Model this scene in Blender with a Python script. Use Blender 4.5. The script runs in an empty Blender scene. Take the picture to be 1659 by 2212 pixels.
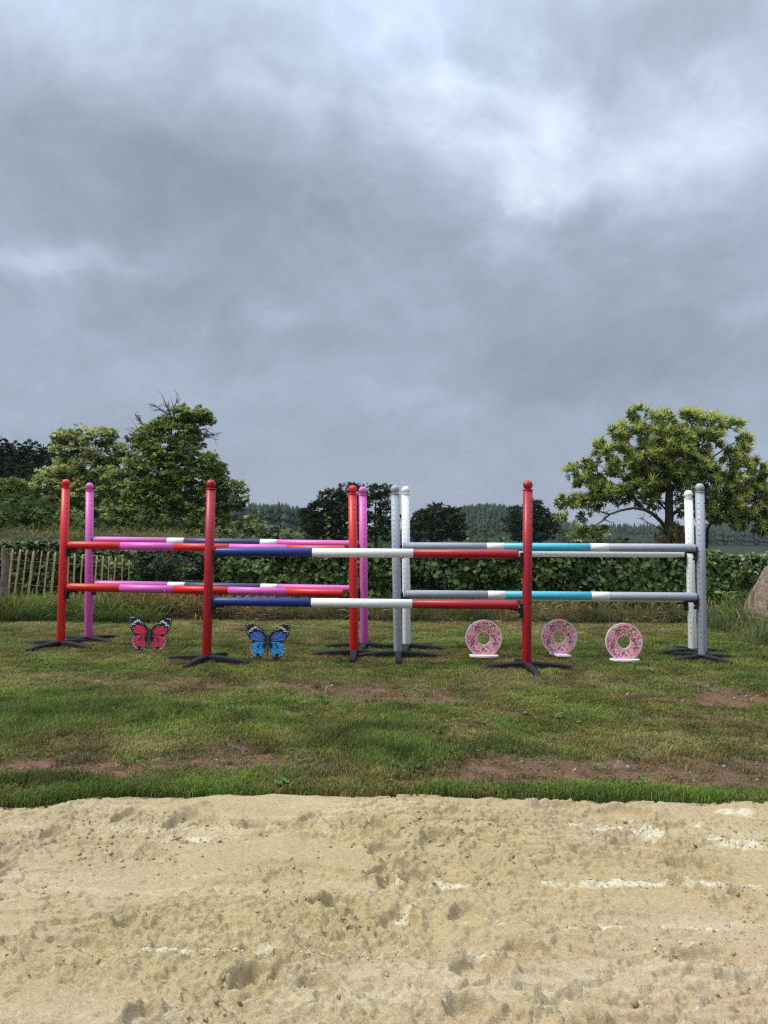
import bpy, bmesh, math, random
import numpy as np
from mathutils import Vector, Matrix

random.seed(7)
RNG = np.random.default_rng(11)
SC = bpy.context.scene
COL = SC.collection
PI = math.pi

# ------------------------------------------------------------------ camera
EYE = 1.38
PITCH = math.radians(2.1)
ROLL = math.radians(0.62)
FPX = 1660.0            # focal length in units of the 1659 px wide view
CAM = Vector((0, 0, EYE))
FWD = Vector((0, math.cos(PITCH), math.sin(PITCH)))
R0 = Vector((1, 0, 0)); U0 = Vector((0, -math.sin(PITCH), math.cos(PITCH)))
RGT = math.cos(ROLL) * R0 + math.sin(ROLL) * U0
UPV = -math.sin(ROLL) * R0 + math.cos(ROLL) * U0
cam_data = bpy.data.cameras.new('camera')
cam = bpy.data.objects.new('camera', cam_data); COL.objects.link(cam)
cam_data.sensor_fit = 'HORIZONTAL'; cam_data.sensor_width = 24.0
cam_data.lens = 24.0 * FPX / 1659.0
cam_data.clip_start = 0.05; cam_data.clip_end = 6000
mw = Matrix.Identity(4)
for i in range(3):
    mw[i][0] = RGT[i]; mw[i][1] = UPV[i]; mw[i][2] = -FWD[i]; mw[i][3] = CAM[i]
cam.matrix_world = mw
SC.camera = cam

def ray(px, py):
    return FWD + RGT * ((px - 829.5) / FPX) + UPV * ((1106.0 - py) / FPX)
def at(px, py, Y):
    d = ray(px, py); return CAM + d * (Y / d.y)
def gnd(px, py, z=0.0):
    d = ray(px, py); return CAM + d * ((z - EYE) / d.z)

# ------------------------------------------------------------------ light, sky, exposure
SUN_EL, SUN_AZ = math.radians(54), math.radians(-100)     # azimuth clockwise from +Y (camera looks along +Y)
sun_dir = Vector((math.sin(SUN_AZ) * math.cos(SUN_EL), math.cos(SUN_AZ) * math.cos(SUN_EL), math.sin(SUN_EL)))
sl = bpy.data.lights.new('sun', 'SUN'); sl.energy = 1.5; sl.angle = math.radians(12); sl.color = (1.0, 0.93, 0.80)
so = bpy.data.objects.new('sun', sl); COL.objects.link(so)
so.rotation_euler = sun_dir.to_track_quat('Z', 'Y').to_euler()

SC.view_settings.view_transform = 'Standard'
SC.view_settings.look = 'None'
SC.view_settings.exposure = 1.13
SC.cycles.filter_width = 1.3
SC.cycles.use_denoising = False
SC.view_settings.gamma = 1.0
SC.view_settings.use_curve_mapping = False

world = bpy.data.worlds.new('World'); SC.world = world; world.use_nodes = True
WN = world.node_tree; WN.nodes.clear()
def wn(t, **k):
    n = WN.nodes.new(t)
    for a, b in k.items(): setattr(n, a, b)
    return n
wl = WN.links.new
tc = wn('ShaderNodeTexCoord')
def wmath(op, a, b=None, c=None, clamp=False):
    n = wn('ShaderNodeMath', operation=op); n.use_clamp = clamp
    for i, v in enumerate((a, b, c)):
        if v is None: continue
        if isinstance(v, (int, float)): n.inputs[i].default_value = v
        else: wl(v, n.inputs[i])
    return n.outputs[0]
def wvec(op, a, b=None):
    n = wn('ShaderNodeVectorMath', operation=op)
    for i, v in enumerate((a, b)):
        if v is None: continue
        if isinstance(v, (tuple, list, Vector)): n.inputs[i].default_value = tuple(v)
        else: wl(v, n.inputs[i])
    return n
D = tc.outputs['Generated']
sep = wn('ShaderNodeSeparateXYZ'); wl(D, sep.inputs[0])
zc = wmath('MAXIMUM', sep.outputs[2], 0.0)
den = wmath('ADD', zc, 0.60)
comb = wn('ShaderNodeCombineXYZ')
wl(wmath('DIVIDE', sep.outputs[0], den), comb.inputs[0])
wl(wmath('DIVIDE', sep.outputs[1], den), comb.inputs[1])
P = comb.outputs[0]
def wnoise(vec, scale, detail, rough, dist=0.0, off=(0, 0, 0)):
    a = wvec('ADD', vec, off)
    n = wn('ShaderNodeTexNoise'); n.inputs['Scale'].default_value = scale
    n.inputs['Detail'].default_value = detail; n.inputs['Roughness'].default_value = rough
    n.inputs['Distortion'].default_value = dist
    wl(a.outputs[0], n.inputs['Vector']); return n
warp = wnoise(P, 1.3, 4, 0.55, 0, (3.1, 1.7, 0))
wv = wvec('SUBTRACT', warp.outputs['Color'], (0.5, 0.5, 0.5))
wv2 = wvec('MULTIPLY', wv.outputs[0], (0.35, 0.35, 0.0))
PW = wvec('ADD', P, wv2.outputs[0]).outputs[0]
n1 = wnoise(PW, 2.6, 7, 0.55, 0.2, (5.3, 0.2, 1))
n2 = wnoise(PW, 8.0, 8, 0.60, 0.15, (1.3, 7.2, 4))
# named masses of cloud, each an ellipsoidal swelling of the layer in one direction of the sky
dw = wvec('MULTIPLY', wv.outputs[0], (0.15, 0.15, 0.15))
dn = wvec('SUBTRACT', n2.outputs['Color'], (0.5, 0.5, 0.5))
dn2 = wvec('MULTIPLY', dn.outputs[0], (0.13, 0.13, 0.13))
DD = wvec('ADD', wvec('ADD', D, dw.outputs[0]).outputs[0], dn2.outputs[0]).outputs[0]
# (px, py, radius x, radius y, amount)
MASSES = [(430, 300, 420, 125, -1.0), (700, 380, 230, 80, -0.45), (250, 240, 260, 90, -0.25), (1150, 300, 380, 140, 1.15),
          (1120, 385, 140, 50, 0.45), (1500, 270, 220, 120, 0.5), (1000, 160, 300, 60, 0.35), (80, 545, 140, 34, 0.95), (310, 530, 90, 40, 0.6),
          (1450, 60, 420, 80, -0.6), (150, 60, 220, 80, 0.3), (550, 200, 120, 50, 0.45), (540, 560, 330, 100, -0.5), (400, 660, 200, 50, -0.45),
          (600, 670, 100, 50, 0.5), (60, 640, 140, 60, 0.3), (1250, 800, 260, 70, -0.6), (1500, 620, 320, 150, -0.32), (960, 850, 170, 60, 0.4),
          (800, 700, 160, 60, 0.15), (1640, 640, 90, 40, 0.45), (330, 830, 420, 90, 0.22), (1000, 560, 300, 80, -0.2), (760, 60, 300, 80, 0.22),
          (1630, 1000, 120, 60, 0.3)]
tot = None
for (px, py, rx, ry, a) in MASSES:
    d = ray(px, py).normalized()
    ax = ray(px + 20, py).normalized() - ray(px - 20, py).normalized(); ax.normalize()
    az = d.cross(ax).normalized()
    rel = wvec('SUBTRACT', DD, tuple(d))
    u = wvec('DOT_PRODUCT', rel.outputs[0], tuple(ax * (FPX / rx))).outputs['Value']
    v = wvec('DOT_PRODUCT', rel.outputs[0], tuple(az * (FPX / ry))).outputs['Value']
    w_ = wvec('DOT_PRODUCT', rel.outputs[0], tuple(d * 3.0)).outputs['Value']
    q = wmath('ADD', wmath('ADD', wmath('MULTIPLY', u, u), wmath('MULTIPLY', v, v)), wmath('MULTIPLY', w_, w_))
    e = wmath('MULTIPLY', wmath('EXPONENT', wmath('MULTIPLY', q, -1.0)), a)
    tot = e if tot is None else wmath('ADD', tot, e)
f1 = wmath('MULTIPLY', wmath('SUBTRACT', n1.outputs['Fac'], 0.5), 0.50)
f2 = wmath('MULTIPLY', wmath('SUBTRACT', n2.outputs['Fac'], 0.5), 0.70)
fine = wmath('MULTIPLY', f2, wmath('ADD', wmath('MULTIPLY', zc, 1.5, clamp=True), 0.18))
cl = wmath('ADD', wmath('ADD', wmath('MULTIPLY', tot, 0.27), wmath('MULTIPLY', f1, wmath('ADD', wmath('MULTIPLY', zc, 1.6, clamp=True), 0.1))), fine)
n3 = wnoise(PW, 4.5, 6, 0.55, 0.1, (8.3, 3.2, 2))
billow = wmath('MULTIPLY', wmath('SUBTRACT', 0.10, wmath('ABSOLUTE', wmath('SUBTRACT', n3.outputs['Fac'], 0.5))), 0.9)
cl = wmath('ADD', cl, wmath('MULTIPLY', billow, wmath('ADD', wmath('MULTIPLY', zc, 2.0, clamp=True), 0.1)))
cl = wmath('ADD', cl, 0.40)
ramp = wn('ShaderNodeValToRGB'); wl(cl, ramp.inputs[0])
cr = ramp.color_ramp; cr.interpolation = 'B_SPLINE'
cr.elements[0].position = 0.0; cr.elements[0].color = (0.108, 0.128, 0.157, 1)
cr.elements[1].position = 1.0; cr.elements[1].color = (0.42, 0.465, 0.50, 1)
for p, c in ((0.20, (0.134, 0.158, 0.193, 1)), (0.42, (0.166, 0.198, 0.248, 1)), (0.62, (0.222, 0.260, 0.328, 1)), (0.82, (0.30, 0.345, 0.405, 1))):
    e = cr.elements.new(p); e.color = c
# an overcast sky is brighter towards the zenith than at the horizon
lum = wmath('ADD', wmath('MULTIPLY', wmath('POWER', zc, 4.0), 5.5), 0.97)
lowz = wmath('MULTIPLY', wmath('MINIMUM', sep.outputs[2], 0.0), -1.0)
cm = wn('ShaderNodeVectorMath', operation='SCALE'); wl(ramp.outputs[0], cm.inputs[0]); wl(lum, cm.inputs['Scale'])
bgc = wn('ShaderNodeBackground'); wl(cm.outputs[0], bgc.inputs[0]); bgc.inputs[1].default_value = 1.0
sky = wn('ShaderNodeTexSky', sky_type='NISHITA'); sky.sun_disc = False
sky.sun_elevation = SUN_EL; sky.sun_rotation = SUN_AZ
bgs = wn('ShaderNodeBackground'); wl(sky.outputs[0], bgs.inputs[0]); bgs.inputs[1].default_value = 0.05
mx = wn('ShaderNodeMixShader'); mx.inputs[0].default_value = 0.97
wl(bgs.outputs[0], mx.inputs[1]); wl(bgc.outputs[0], mx.inputs[2])
wo = wn('ShaderNodeOutputWorld'); wl(mx.outputs[0], wo.inputs[0])

# ------------------------------------------------------------------ numpy noise
_tab = np.random.default_rng(5).random((512, 512))
def vnoise(x, y, seed=0):
    x = np.asarray(x, float) + seed * 37.13; y = np.asarray(y, float) + seed * 91.7
    xi = np.floor(x).astype(int); yi = np.floor(y).astype(int)
    fx = x - xi; fy = y - yi
    fx = fx * fx * fx * (fx * (fx * 6 - 15) + 10); fy = fy * fy * fy * (fy * (fy * 6 - 15) + 10)
    a = _tab[xi & 511, yi & 511]; b = _tab[(xi + 1) & 511, yi & 511]
    c = _tab[xi & 511, (yi + 1) & 511]; d = _tab[(xi + 1) & 511, (yi + 1) & 511]
    return (a * (1 - fx) + b * fx) * (1 - fy) + (c * (1 - fx) + d * fx) * fy - 0.5
def fbm(x, y, oct=4, seed=0, gain=0.5):
    s = 0; a = 1.0; t = 0
    for o in range(oct):
        c, sn = math.cos(o * 1.1 + 0.4), math.sin(o * 1.1 + 0.4)
        s = s + a * vnoise((x * c - y * sn) * 2 ** o, (x * sn + y * c) * 2 ** o, seed + o); t += a; a *= gain
    return s / t * 2
def sstep(x, a, b):
    t = np.clip((x - a) / (b - a), 0, 1); return t * t * (3 - 2 * t)

# ------------------------------------------------------------------ objects
def link(o, parent=None):
    COL.objects.link(o)
    if parent is not None: o.parent = parent
    return o
def tag(o, label=None, cat=None, group=None, kind=None):
    if label: o['label'] = label
    if cat: o['category'] = cat
    if group: o['group'] = group
    if kind: o['kind'] = kind
    return o
def empty(name, loc, rz=0.0):
    o = bpy.data.objects.new(name, None); o.empty_display_size = 0.1
    o.location = loc; o.rotation_euler = (0, 0, rz); return link(o)
def mesh_np(name, V, F, mat, cols=None, smooth=False, counts=None):
    """V (n,3); F (m,k) array or list of (m,k) arrays"""
    if not isinstance(F, list): F = [F]
    F = [np.asarray(f, dtype=np.int32) for f in F if len(f)]
    me = bpy.data.meshes.new(name)
    nl = sum(f.size for f in F); nf = sum(len(f) for f in F)
    me.vertices.add(len(V)); me.loops.add(nl); me.polygons.add(nf)
    me.vertices.foreach_set('co', np.asarray(V, np.float32).ravel())
    me.loops.foreach_set('vertex_index', np.concatenate([f.ravel() for f in F]))
    tots = np.concatenate([np.full(len(f), f.shape[1], np.int32) for f in F])
    starts = np.concatenate([[0], np.cumsum(tots)[:-1]]).astype(np.int32)
    me.polygons.foreach_set('loop_start', starts)
    me.update(calc_edges=True)
    if smooth: me.polygons.foreach_set('use_smooth', np.ones(nf, bool))
    if cols is not None:
        ca = me.color_attributes.new('Col', 'FLOAT_COLOR', 'POINT')
        c4 = np.ones((len(V), 4), np.float32); c4[:, :3] = cols
        ca.data.foreach_set('color', c4.ravel())
    for m in (mat if isinstance(mat, (list, tuple)) else [mat]): me.materials.append(m)
    me.validate(); me.update()
    return me
def obj_np(name, V, F, mat, parent=None, cols=None, smooth=False):
    return link(bpy.data.objects.new(name, mesh_np(name, V, F, mat, cols, smooth)), parent)
class MB:
    """collects plain shapes into one mesh"""
    def __init__(s): s.v = []; s.f = []; s.c = []; s.col = (1, 1, 1)
    def add(s, vs, fs):
        b = len(s.v); s.v += [tuple(v) for v in vs]; s.c += [s.col] * len(vs); s.f += [tuple(b + i for i in f) for f in fs]
    def box(s, c, h, rot=None):
        vs = []
        for x in (-1, 1):
            for y in (-1, 1):
                for z in (-1, 1):
                    p = Vector((x * h[0], y * h[1], z * h[2]))
                    if rot is not None: p = rot @ p
                    vs.append(Vector(c) + p)
        s.add(vs, [(0, 1, 3, 2), (4, 6, 7, 5), (0, 4, 5, 1), (2, 3, 7, 6), (0, 2, 6, 4), (1, 5, 7, 3)])
    def tube(s, pts, rad, n=10, cap=True):
        pts = [Vector(p) for p in pts]
        if not isinstance(rad, (list, tuple)): rad = [rad] * len(pts)
        rings = []; prev = None
        for i, p in enumerate(pts):
            a = pts[max(i - 1, 0)]; b = pts[min(i + 1, len(pts) - 1)]
            t = (b - a).normalized() if (b - a).length > 1e-9 else Vector((0, 0, 1))
            if prev is None:
                x = t.cross(Vector((0.13, 1, 0.07))); x = x.normalized() if x.length > 1e-4 else Vector((1, 0, 0))
            else:
                x = (prev - t * prev.dot(t)).normalized()
            prev = x; y = t.cross(x)
            rings.append([p + (x * math.cos(2 * PI * k / n) + y * math.sin(2 * PI * k / n)) * rad[i] for k in range(n)])
        vs = [v for r in rings for v in r]; fs = []
        for i in range(len(rings) - 1):
            for k in range(n):
                k2 = (k + 1) % n
                fs.append((i * n + k, i * n + k2, (i + 1) * n + k2, (i + 1) * n + k))
        if cap:
            fs.append(tuple(reversed(range(n)))); fs.append(tuple((len(rings) - 1) * n + k for k in range(n)))
        s.add(vs, fs)
    def lathe(s, prof, n=24, org=(0, 0, 0)):
        """prof: (r,z) list, axis z"""
        o = Vector(org); vs = []; fs = []
        for r, z in prof:
            for k in range(n):
                a = 2 * PI * k / n; vs.append(o + Vector((r * math.cos(a), r * math.sin(a), z)))
        for i in range(len(prof) - 1):
            for k in range(n):
                k2 = (k + 1) % n; fs.append((i * n + k, i * n + k2, (i + 1) * n + k2, (i + 1) * n + k))
        s.add(vs, fs)
    def prism(s, poly, y0, y1):
        """polygon in XZ, extruded along Y"""
        n = len(poly)
        vs = [(x, y0, z) for x, z in poly] + [(x, y1, z) for x, z in poly]
        s.add(vs, [tuple(range(n)), tuple(reversed(range(n, 2 * n)))] + [(i, i + n, (i + 1) % n + n, (i + 1) % n) for i in range(n)])
    def mesh(s, name, mat, smooth=False, bevel=0):
        me = bpy.data.meshes.new(name); me.from_pydata(s.v, [], s.f)
        bm = bmesh.new(); bm.from_mesh(me)
        bmesh.ops.recalc_face_normals(bm, faces=bm.faces)
        if bevel: bmesh.ops.bevel(bm, geom=list(bm.edges), offset=bevel, segments=2, profile=0.6, affect='EDGES', clamp_overlap=True)
        for f in bm.faces: f.smooth = smooth
        bm.to_mesh(me); bm.free()
        if any(c != (1, 1, 1) for c in s.c) and not bevel:
            ca = me.color_attributes.new('Col', 'FLOAT_COLOR', 'POINT')
            ca.data.foreach_set('color', np.array([(c[0], c[1], c[2], 1) for c in s.c], np.float32).ravel())
        me.materials.append(mat); return me
    def build(s, name, mat, parent=None, smooth=False, bevel=0):
        return link(bpy.data.objects.new(name, s.mesh(name, mat, smooth, bevel)), parent)

# ------------------------------------------------------------------ materials
def new_mat(name):
    m = bpy.data.materials.new(name); m.use_nodes = True
    nt = m.node_tree; b = nt.nodes['Principled BSDF']; return m, nt, b
def N(nt, t, **k):
    n = nt.nodes.new(t)
    for a, b in k.items(): setattr(n, a, b)
    return n
def mixc(nt, blend, fac, a, b):
    n = N(nt, 'ShaderNodeMix', data_type='RGBA', blend_type=blend)
    for sock, v in ((n.inputs[0], fac), (n.inputs[6], a), (n.inputs[7], b)):
        if isinstance(v, (int, float)): sock.default_value = v
        elif isinstance(v, tuple): sock.default_value = (*v, 1) if len(v) == 3 else v
        else: nt.links.new(v, sock)
    return n.outputs[2]
def tnoise(nt, scale, detail=4, rough=0.6, vec=None):
    n = N(nt, 'ShaderNodeTexNoise'); n.inputs['Scale'].default_value = scale
    n.inputs['Detail'].default_value = detail; n.inputs['Roughness'].default_value = rough
    if vec is not None: nt.links.new(vec, n.inputs['Vector'])
    return n
def ramp2(nt, src, stops):
    r = N(nt, 'ShaderNodeValToRGB'); nt.links.new(src, r.inputs[0])
    e = r.color_ramp.elements
    e[0].position, e[0].color = stops[0][0], (*stops[0][1], 1); e[1].position, e[1].color = stops[-1][0], (*stops[-1][1], 1)
    for p, c in stops[1:-1]:
        x = e.new(p); x.color = (*c, 1)
    return r.outputs[0]
def bumpn(nt, b, h, strength, dist=0.01):
    bm_ = N(nt, 'ShaderNodeBump'); bm_.inputs['Strength'].default_value = strength; bm_.inputs['Distance'].default_value = dist
    nt.links.new(h, bm_.inputs['Height']); nt.links.new(bm_.outputs[0], b.inputs['Normal'])

def paint(name, col, rough=0.42, dirt=0.12):
    """rubbery plastic with an orange-peel skin, rain drops and a little dust"""
    m, nt, b = new_mat(name)
    tcn = N(nt, 'ShaderNodeTexCoord').outputs['Object']
    n = tnoise(nt, 14, 5, 0.7, tcn)
    f = ramp2(nt, n.outputs['Fac'], [(0.3, (0, 0, 0)), (0.75, (1, 1, 1))])
    c = mixc(nt, 'MIX', f, col, tuple(x * (1 - dirt) + 0.02 * dirt for x in col))
    sc = tnoise(nt, 60, 3, 0.8, tcn)
    f2 = ramp2(nt, sc.outputs['Fac'], [(0.68, (0, 0, 0)), (0.76, (dirt * 2.2,) * 3)])
    c = mixc(nt, 'MIX', f2, c, (0.16, 0.13, 0.10))
    nt.links.new(c, b.inputs['Base Color'])
    vor = N(nt, 'ShaderNodeTexVoronoi', feature='F1'); vor.inputs['Scale'].default_value = 150; nt.links.new(tcn, vor.inputs['Vector'])
    drop = ramp2(nt, vor.outputs['Distance'], [(0.0, (1, 1, 1)), (0.32, (0.75, 0.75, 0.75)), (0.42, (0, 0, 0))])
    fn = tnoise(nt, 420, 2, 0.6, tcn)
    h = N(nt, 'ShaderNodeMath', operation='MULTIPLY_ADD'); nt.links.new(drop, h.inputs[0]); h.inputs[1].default_value = 0.8; nt.links.new(fn.outputs['Fac'], h.inputs[2])
    bumpn(nt, b, h.outputs[0], 0.30, 0.0009)
    rr = ramp2(nt, drop, [(0, (rough,) * 3), (1, (0.26,) * 3)]); nt.links.new(rr, b.inputs['Roughness'])
    b.inputs['Specular IOR Level'].default_value = 0.42
    return m
M = {}
M['red'] = paint('scarlet_plastic', (0.62, 0.018, 0.016))
M['darkred'] = paint('crimson_plastic', (0.38, 0.010, 0.018))
M['pink'] = paint('pink_plastic', (0.66, 0.115, 0.44))
M['grey'] = paint('grey_plastic', (0.33, 0.36, 0.41))
M['white'] = paint('white_plastic', (0.80, 0.80, 0.80), dirt=0.06)
M['blue'] = paint('blue_plastic', (0.012, 0.032, 0.20))
M['navy'] = paint('navy_plastic', (0.050, 0.045, 0.13))
M['cyan'] = paint('turquoise_plastic', (0.075, 0.48, 0.62))
def simple(name, col, rough=0.6, nscale=30, var=0.3, bump=0.0, spec=0.4, bscale=120):
    m, nt, b = new_mat(name)
    tcn = N(nt, 'ShaderNodeTexCoord').outputs['Object']
    n = tnoise(nt, nscale, 5, 0.65, tcn)
    f = ramp2(nt, n.outputs['Fac'], [(0.25, (1 - var,) * 3), (0.75, (1 + var * 0.6,) * 3)])
    nt.links.new(mixc(nt, 'MULTIPLY', 1.0, col, f), b.inputs['Base Color'])
    b.inputs['Roughness'].default_value = rough; b.inputs['Specular IOR Level'].default_value = spec
    if bump:
        bn = tnoise(nt, bscale, 6, 0.7, tcn); bumpn(nt, b, bn.outputs['Fac'], bump, 0.01)
    return m
M['rubber'] = simple('black_recycled_rubber', (0.010, 0.010, 0.012), 0.75, 25, 0.4, 0.6, 0.35)
M['cup'] = simple('black_nylon', (0.012, 0.012, 0.013), 0.45, 40, 0.2)
M['hole'] = simple('dark_hole', (0.02, 0.017, 0.02), 0.9, 40, 0.1)
M['bark'] = simple('bark', (0.085, 0.072, 0.060), 0.9, 18, 0.5, 0.9, 0.2, 60)
M['wood'] = simple('chestnut_paling', (0.58, 0.43, 0.21), 0.8, 12, 0.4, 0.6, 0.3, 80)
M['oldwood'] = simple('old_post_wood', (0.20, 0.165, 0.13), 0.9, 9, 0.75, 1.0, 0.2, 50)
M['wire'] = simple('galvanised_wire', (0.22, 0.22, 0.21), 0.5, 40, 0.2)
M['black'] = simple('matt_black_print', (0.012, 0.012, 0.014), 0.5, 60, 0.2)

def vcol_mat(name, rough=0.55, trans=0.0, spec=0.35, nscale=0, nvar=0.0, instancer=False, bump=0.0):
    m, nt, b = new_mat(name)
    a = N(nt, 'ShaderNodeAttribute', attribute_name='Col'); c = a.outputs['Color']
    if instancer:
        t = N(nt, 'ShaderNodeAttribute', attribute_type='INSTANCER', attribute_name='tint')
        c = mixc(nt, 'MULTIPLY', 1.0, c, t.outputs['Color'])
    if nscale:
        n = tnoise(nt, nscale, 4, 0.65, N(nt, 'ShaderNodeTexCoord').outputs['Object'])
        f = ramp2(nt, n.outputs['Fac'], [(0.25, (1 - nvar,) * 3), (0.75, (1 + nvar * 0.7,) * 3)])
        c = mixc(nt, 'MULTIPLY', 1.0, c, f)
        if bump: bumpn(nt, b, n.outputs['Fac'], bump, 0.01)
    nt.links.new(c, b.inputs['Base Color'])
    b.inputs['Roughness'].default_value = rough; b.inputs['Specular IOR Level'].default_value = spec
    if trans:
        tr = N(nt, 'ShaderNodeBsdfTranslucent'); nt.links.new(c, tr.inputs[0])
        ms = N(nt, 'ShaderNodeMixShader'); ms.inputs[0].default_value = trans
        nt.links.new(b.outputs[0], ms.inputs[1]); nt.links.new(tr.outputs[0], ms.inputs[2])
        nt.links.new(ms.outputs[0], nt.nodes['Material Output'].inputs[0])
    return m
M['leaf'] = vcol_mat('leaf', 0.5, 0.25, 0.25)
M['farleaf'] = vcol_mat('distant_leaf', 0.8, 0.22, 0.05)
M['needle'] = vcol_mat('conifer_needle', 0.8, 0.1, 0.1)
M['grass'] = vcol_mat('grass_blade', 0.6, 0.28, 0.14, instancer=True)
M['print'] = vcol_mat('printed_panel', 0.4, 0.0, 0.4, 50, 0.12)

# ------------------------------------------------------------------ ground
EDGE_PX = [(-400, 1760), (-120, 1750), (0, 1738), (70, 1740), (135, 1733), (200, 1719), (420, 1716), (829, 1714), (1100, 1714), (1400, 1722), (1659, 1734), (2100, 1740)]
_e = [gnd(*p) for p in EDGE_PX]
def edge_y(x):
    base = np.interp(x, [p.x for p in _e], [p.y for p in _e])
    return base + 0.035 * fbm(x * 1.7, x * 0 + 3, 4, 3) + 0.012 * fbm(x * 14, x * 0, 3, 9)
def far_z(x, y):
    """terrain beyond the lawn: bank and field to the left, land falling away, wooded hills"""
    z = 0.20 * sstep(y, 12.6, 14.2) * sstep(-x, 3.2, 6.0)
    z = z + 1.12 * sstep(y, 14.5, 19) * sstep(-x, -1.0, 4.5)
    left = np.clip((-x - 9.0) / 10.0, 0, 1.6)
    z = z + 1.5 * left * sstep(y, 20, 38)
    z = z + 2.2 * sstep(y, 40, 75) * sstep(-x, 22, 38)
    z = z - 3.0 * sstep(y, 50, 120) * sstep(x, -20, 5)
    z = z + 17.0 * np.exp(-((x - 48) / 36.0) ** 2 - ((y - 400) / 70.0) ** 2)
    z = z + 9.0 * np.exp(-((x - 88) / 34.0) ** 2 - ((y - 430) / 60.0) ** 2)
    z = z + 7.5 * sstep(x, 90, 150) * np.exp(-((y - 480) / 55.0) ** 2)
    z = z + 1.5 * sstep(-x, 25, 60) * np.exp(-((y - 330) / 80.0) ** 2)
    z = z + 30 * sstep(x, 330, 480) * np.exp(-((y - 950) / 120.0) ** 2) + 12 * np.exp(-((y - 1100) / 150.0) ** 2) * (0.6 + 0.4 * np.sin(x / 130.0))
    return z
def ground_z(x, y):
    z = 0.018 * fbm(x * 0.8, y * 0.8, 3, 21) + 0.010 * fbm(x * 5, y * 5, 3, 22)
    z = z * (1 - sstep(y, 16, 22)) + sstep(y, 16, 22) * 0.12 * fbm(x * 0.25, y * 0.25, 3, 23)
    ed = edge_y(x)
    z = z + far_z(x, y)
    z = np.where(np.abs(x) < 28, z - 0.16 * (1 - sstep(y, ed - 0.10, ed + 0.03)), z)
    return z
# patches of the lawn in ground coordinates: (px, py, rx, ry)
def blobs(lst):
    out = []
    for px, py, rx, ry, a in lst:
        c = gnd(px, py); d = c.y
        y1 = gnd(px, py - ry).y; y0 = gnd(px, py + ry).y
        out.append((c.x, c.y, rx * d / FPX, (y1 - y0) / 2, a))
    return out
DIRT = blobs([(1350, 1655, 330, 22, 1.0), (1600, 1670, 200, 26, 1.0), (1050, 1668, 120, 22, .8), (510, 1632, 110, 22, 1.0), (400, 1650, 170, 14, .6), (800, 1492, 60, 14, .9), (960, 1506, 70, 14, .8),
              (690, 1484, 60, 8, .8), (860, 1512, 60, 10, .7), (1400, 1506, 60, 9, .95), (1560, 1500, 80, 20, 1.0), (1480, 1515, 60, 9, .5), (450, 1478, 130, 13, .65), (240, 1470, 120, 10, .4),
              (60, 1650, 110, 18, .6), (1200, 1600, 120, 12, .3), (1450, 1560, 160, 12, .4), (1300, 1470, 90, 10, .35), (250, 1670, 160, 14, .45), (700, 1690, 60, 8, .6), (330, 1455, 80, 10, .4), (880, 1690, 50, 9, .6),
              (980, 1640, 60, 14, .5), (1100, 1540, 80, 10, .35), (640, 1540, 30, 9, .6), (1020, 1380, 14, 3, .6), (660, 1388, 20, 3, .6)])
LUSH = blobs([(120, 1530, 170, 42, 1.0), (330, 1535, 110, 26, .9), (20, 1570, 90, 40, .9), (560, 1530, 110, 18, .6), (850, 1570, 80, 50, .9), (760, 1600, 100, 26, .7), (900, 1620, 80, 30, .7), (1120, 1605, 70, 18, .4),
              (1540, 1400, 160, 30, .6), (1620, 1470, 70, 20, .7), (1500, 1450, 90, 10, .5), (650, 1600, 90, 20, .5), (780, 1650, 40, 20, .6), (100, 1690, 130, 16, .6), (830, 1660, 60, 22, .5),
              (1240, 1500, 90, 10, .4), (560, 1400, 60, 14, .3), (1180, 1400, 300, 14, .3), (350, 1385, 160, 12, .3)])
DRYB = blobs([(600, 1350, 260, 12, 1.0), (1250, 1350, 300, 12, 1.0), (80, 1345, 120, 8, .9), (250, 1342, 70, 8, .5), (60, 1465, 150, 16, .6), (1350, 1475, 200, 18, .5), (900, 1480, 200, 16, .4), (1300, 1370, 260, 7, .7), (750, 1375, 200, 6, .5),
              (1400, 1625, 60, 10, .7), (1480, 1590, 160, 26, .5), (600, 1650, 100, 18, .5), (240, 1620, 180, 30, .5), (500, 1490, 220, 14, .5), (1040, 1590, 50, 20, .4)])
def field(x, y, B):
    s = np.zeros_like(x)
    for cx, cy, rx, ry, a in B:
        s = s + a * np.exp(-(((x - cx) / rx) ** 2 + ((y - cy) / ry) ** 2) * 0.9)
    return s
def dirt_at(x, y):
    wx = x + 0.12 * fbm(x * 2, y * 2, 3, 31); wy = y + 0.12 * fbm(x * 2, y * 2, 3, 32)
    d = field(wx, wy, DIRT) * 1.35 + 0.80 * fbm(x * 2.0, y * 3.0, 5, 33, 0.68) * (y < 9.2) + 0.06
    return np.clip((d - 0.14) * 1.45, 0, 1)
def lush_at(x, y):
    wx = x + 0.10 * fbm(x * 2, y * 2, 3, 41); wy = y + 0.12 * fbm(x * 2, y * 2, 3, 42)
    l = field(wx, wy, LUSH) + 0.30 * fbm(x * 2.2, y * 2.2, 4, 43)
    ed = edge_y(x)
    l = np.clip(l, 0, 1.1)
    return l
def dry_at(x, y):
    return np.clip(field(x, y, DRYB) + 0.55 * fbm(x * 1.3, y * 1.9, 4, 51), 0, 1)

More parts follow.
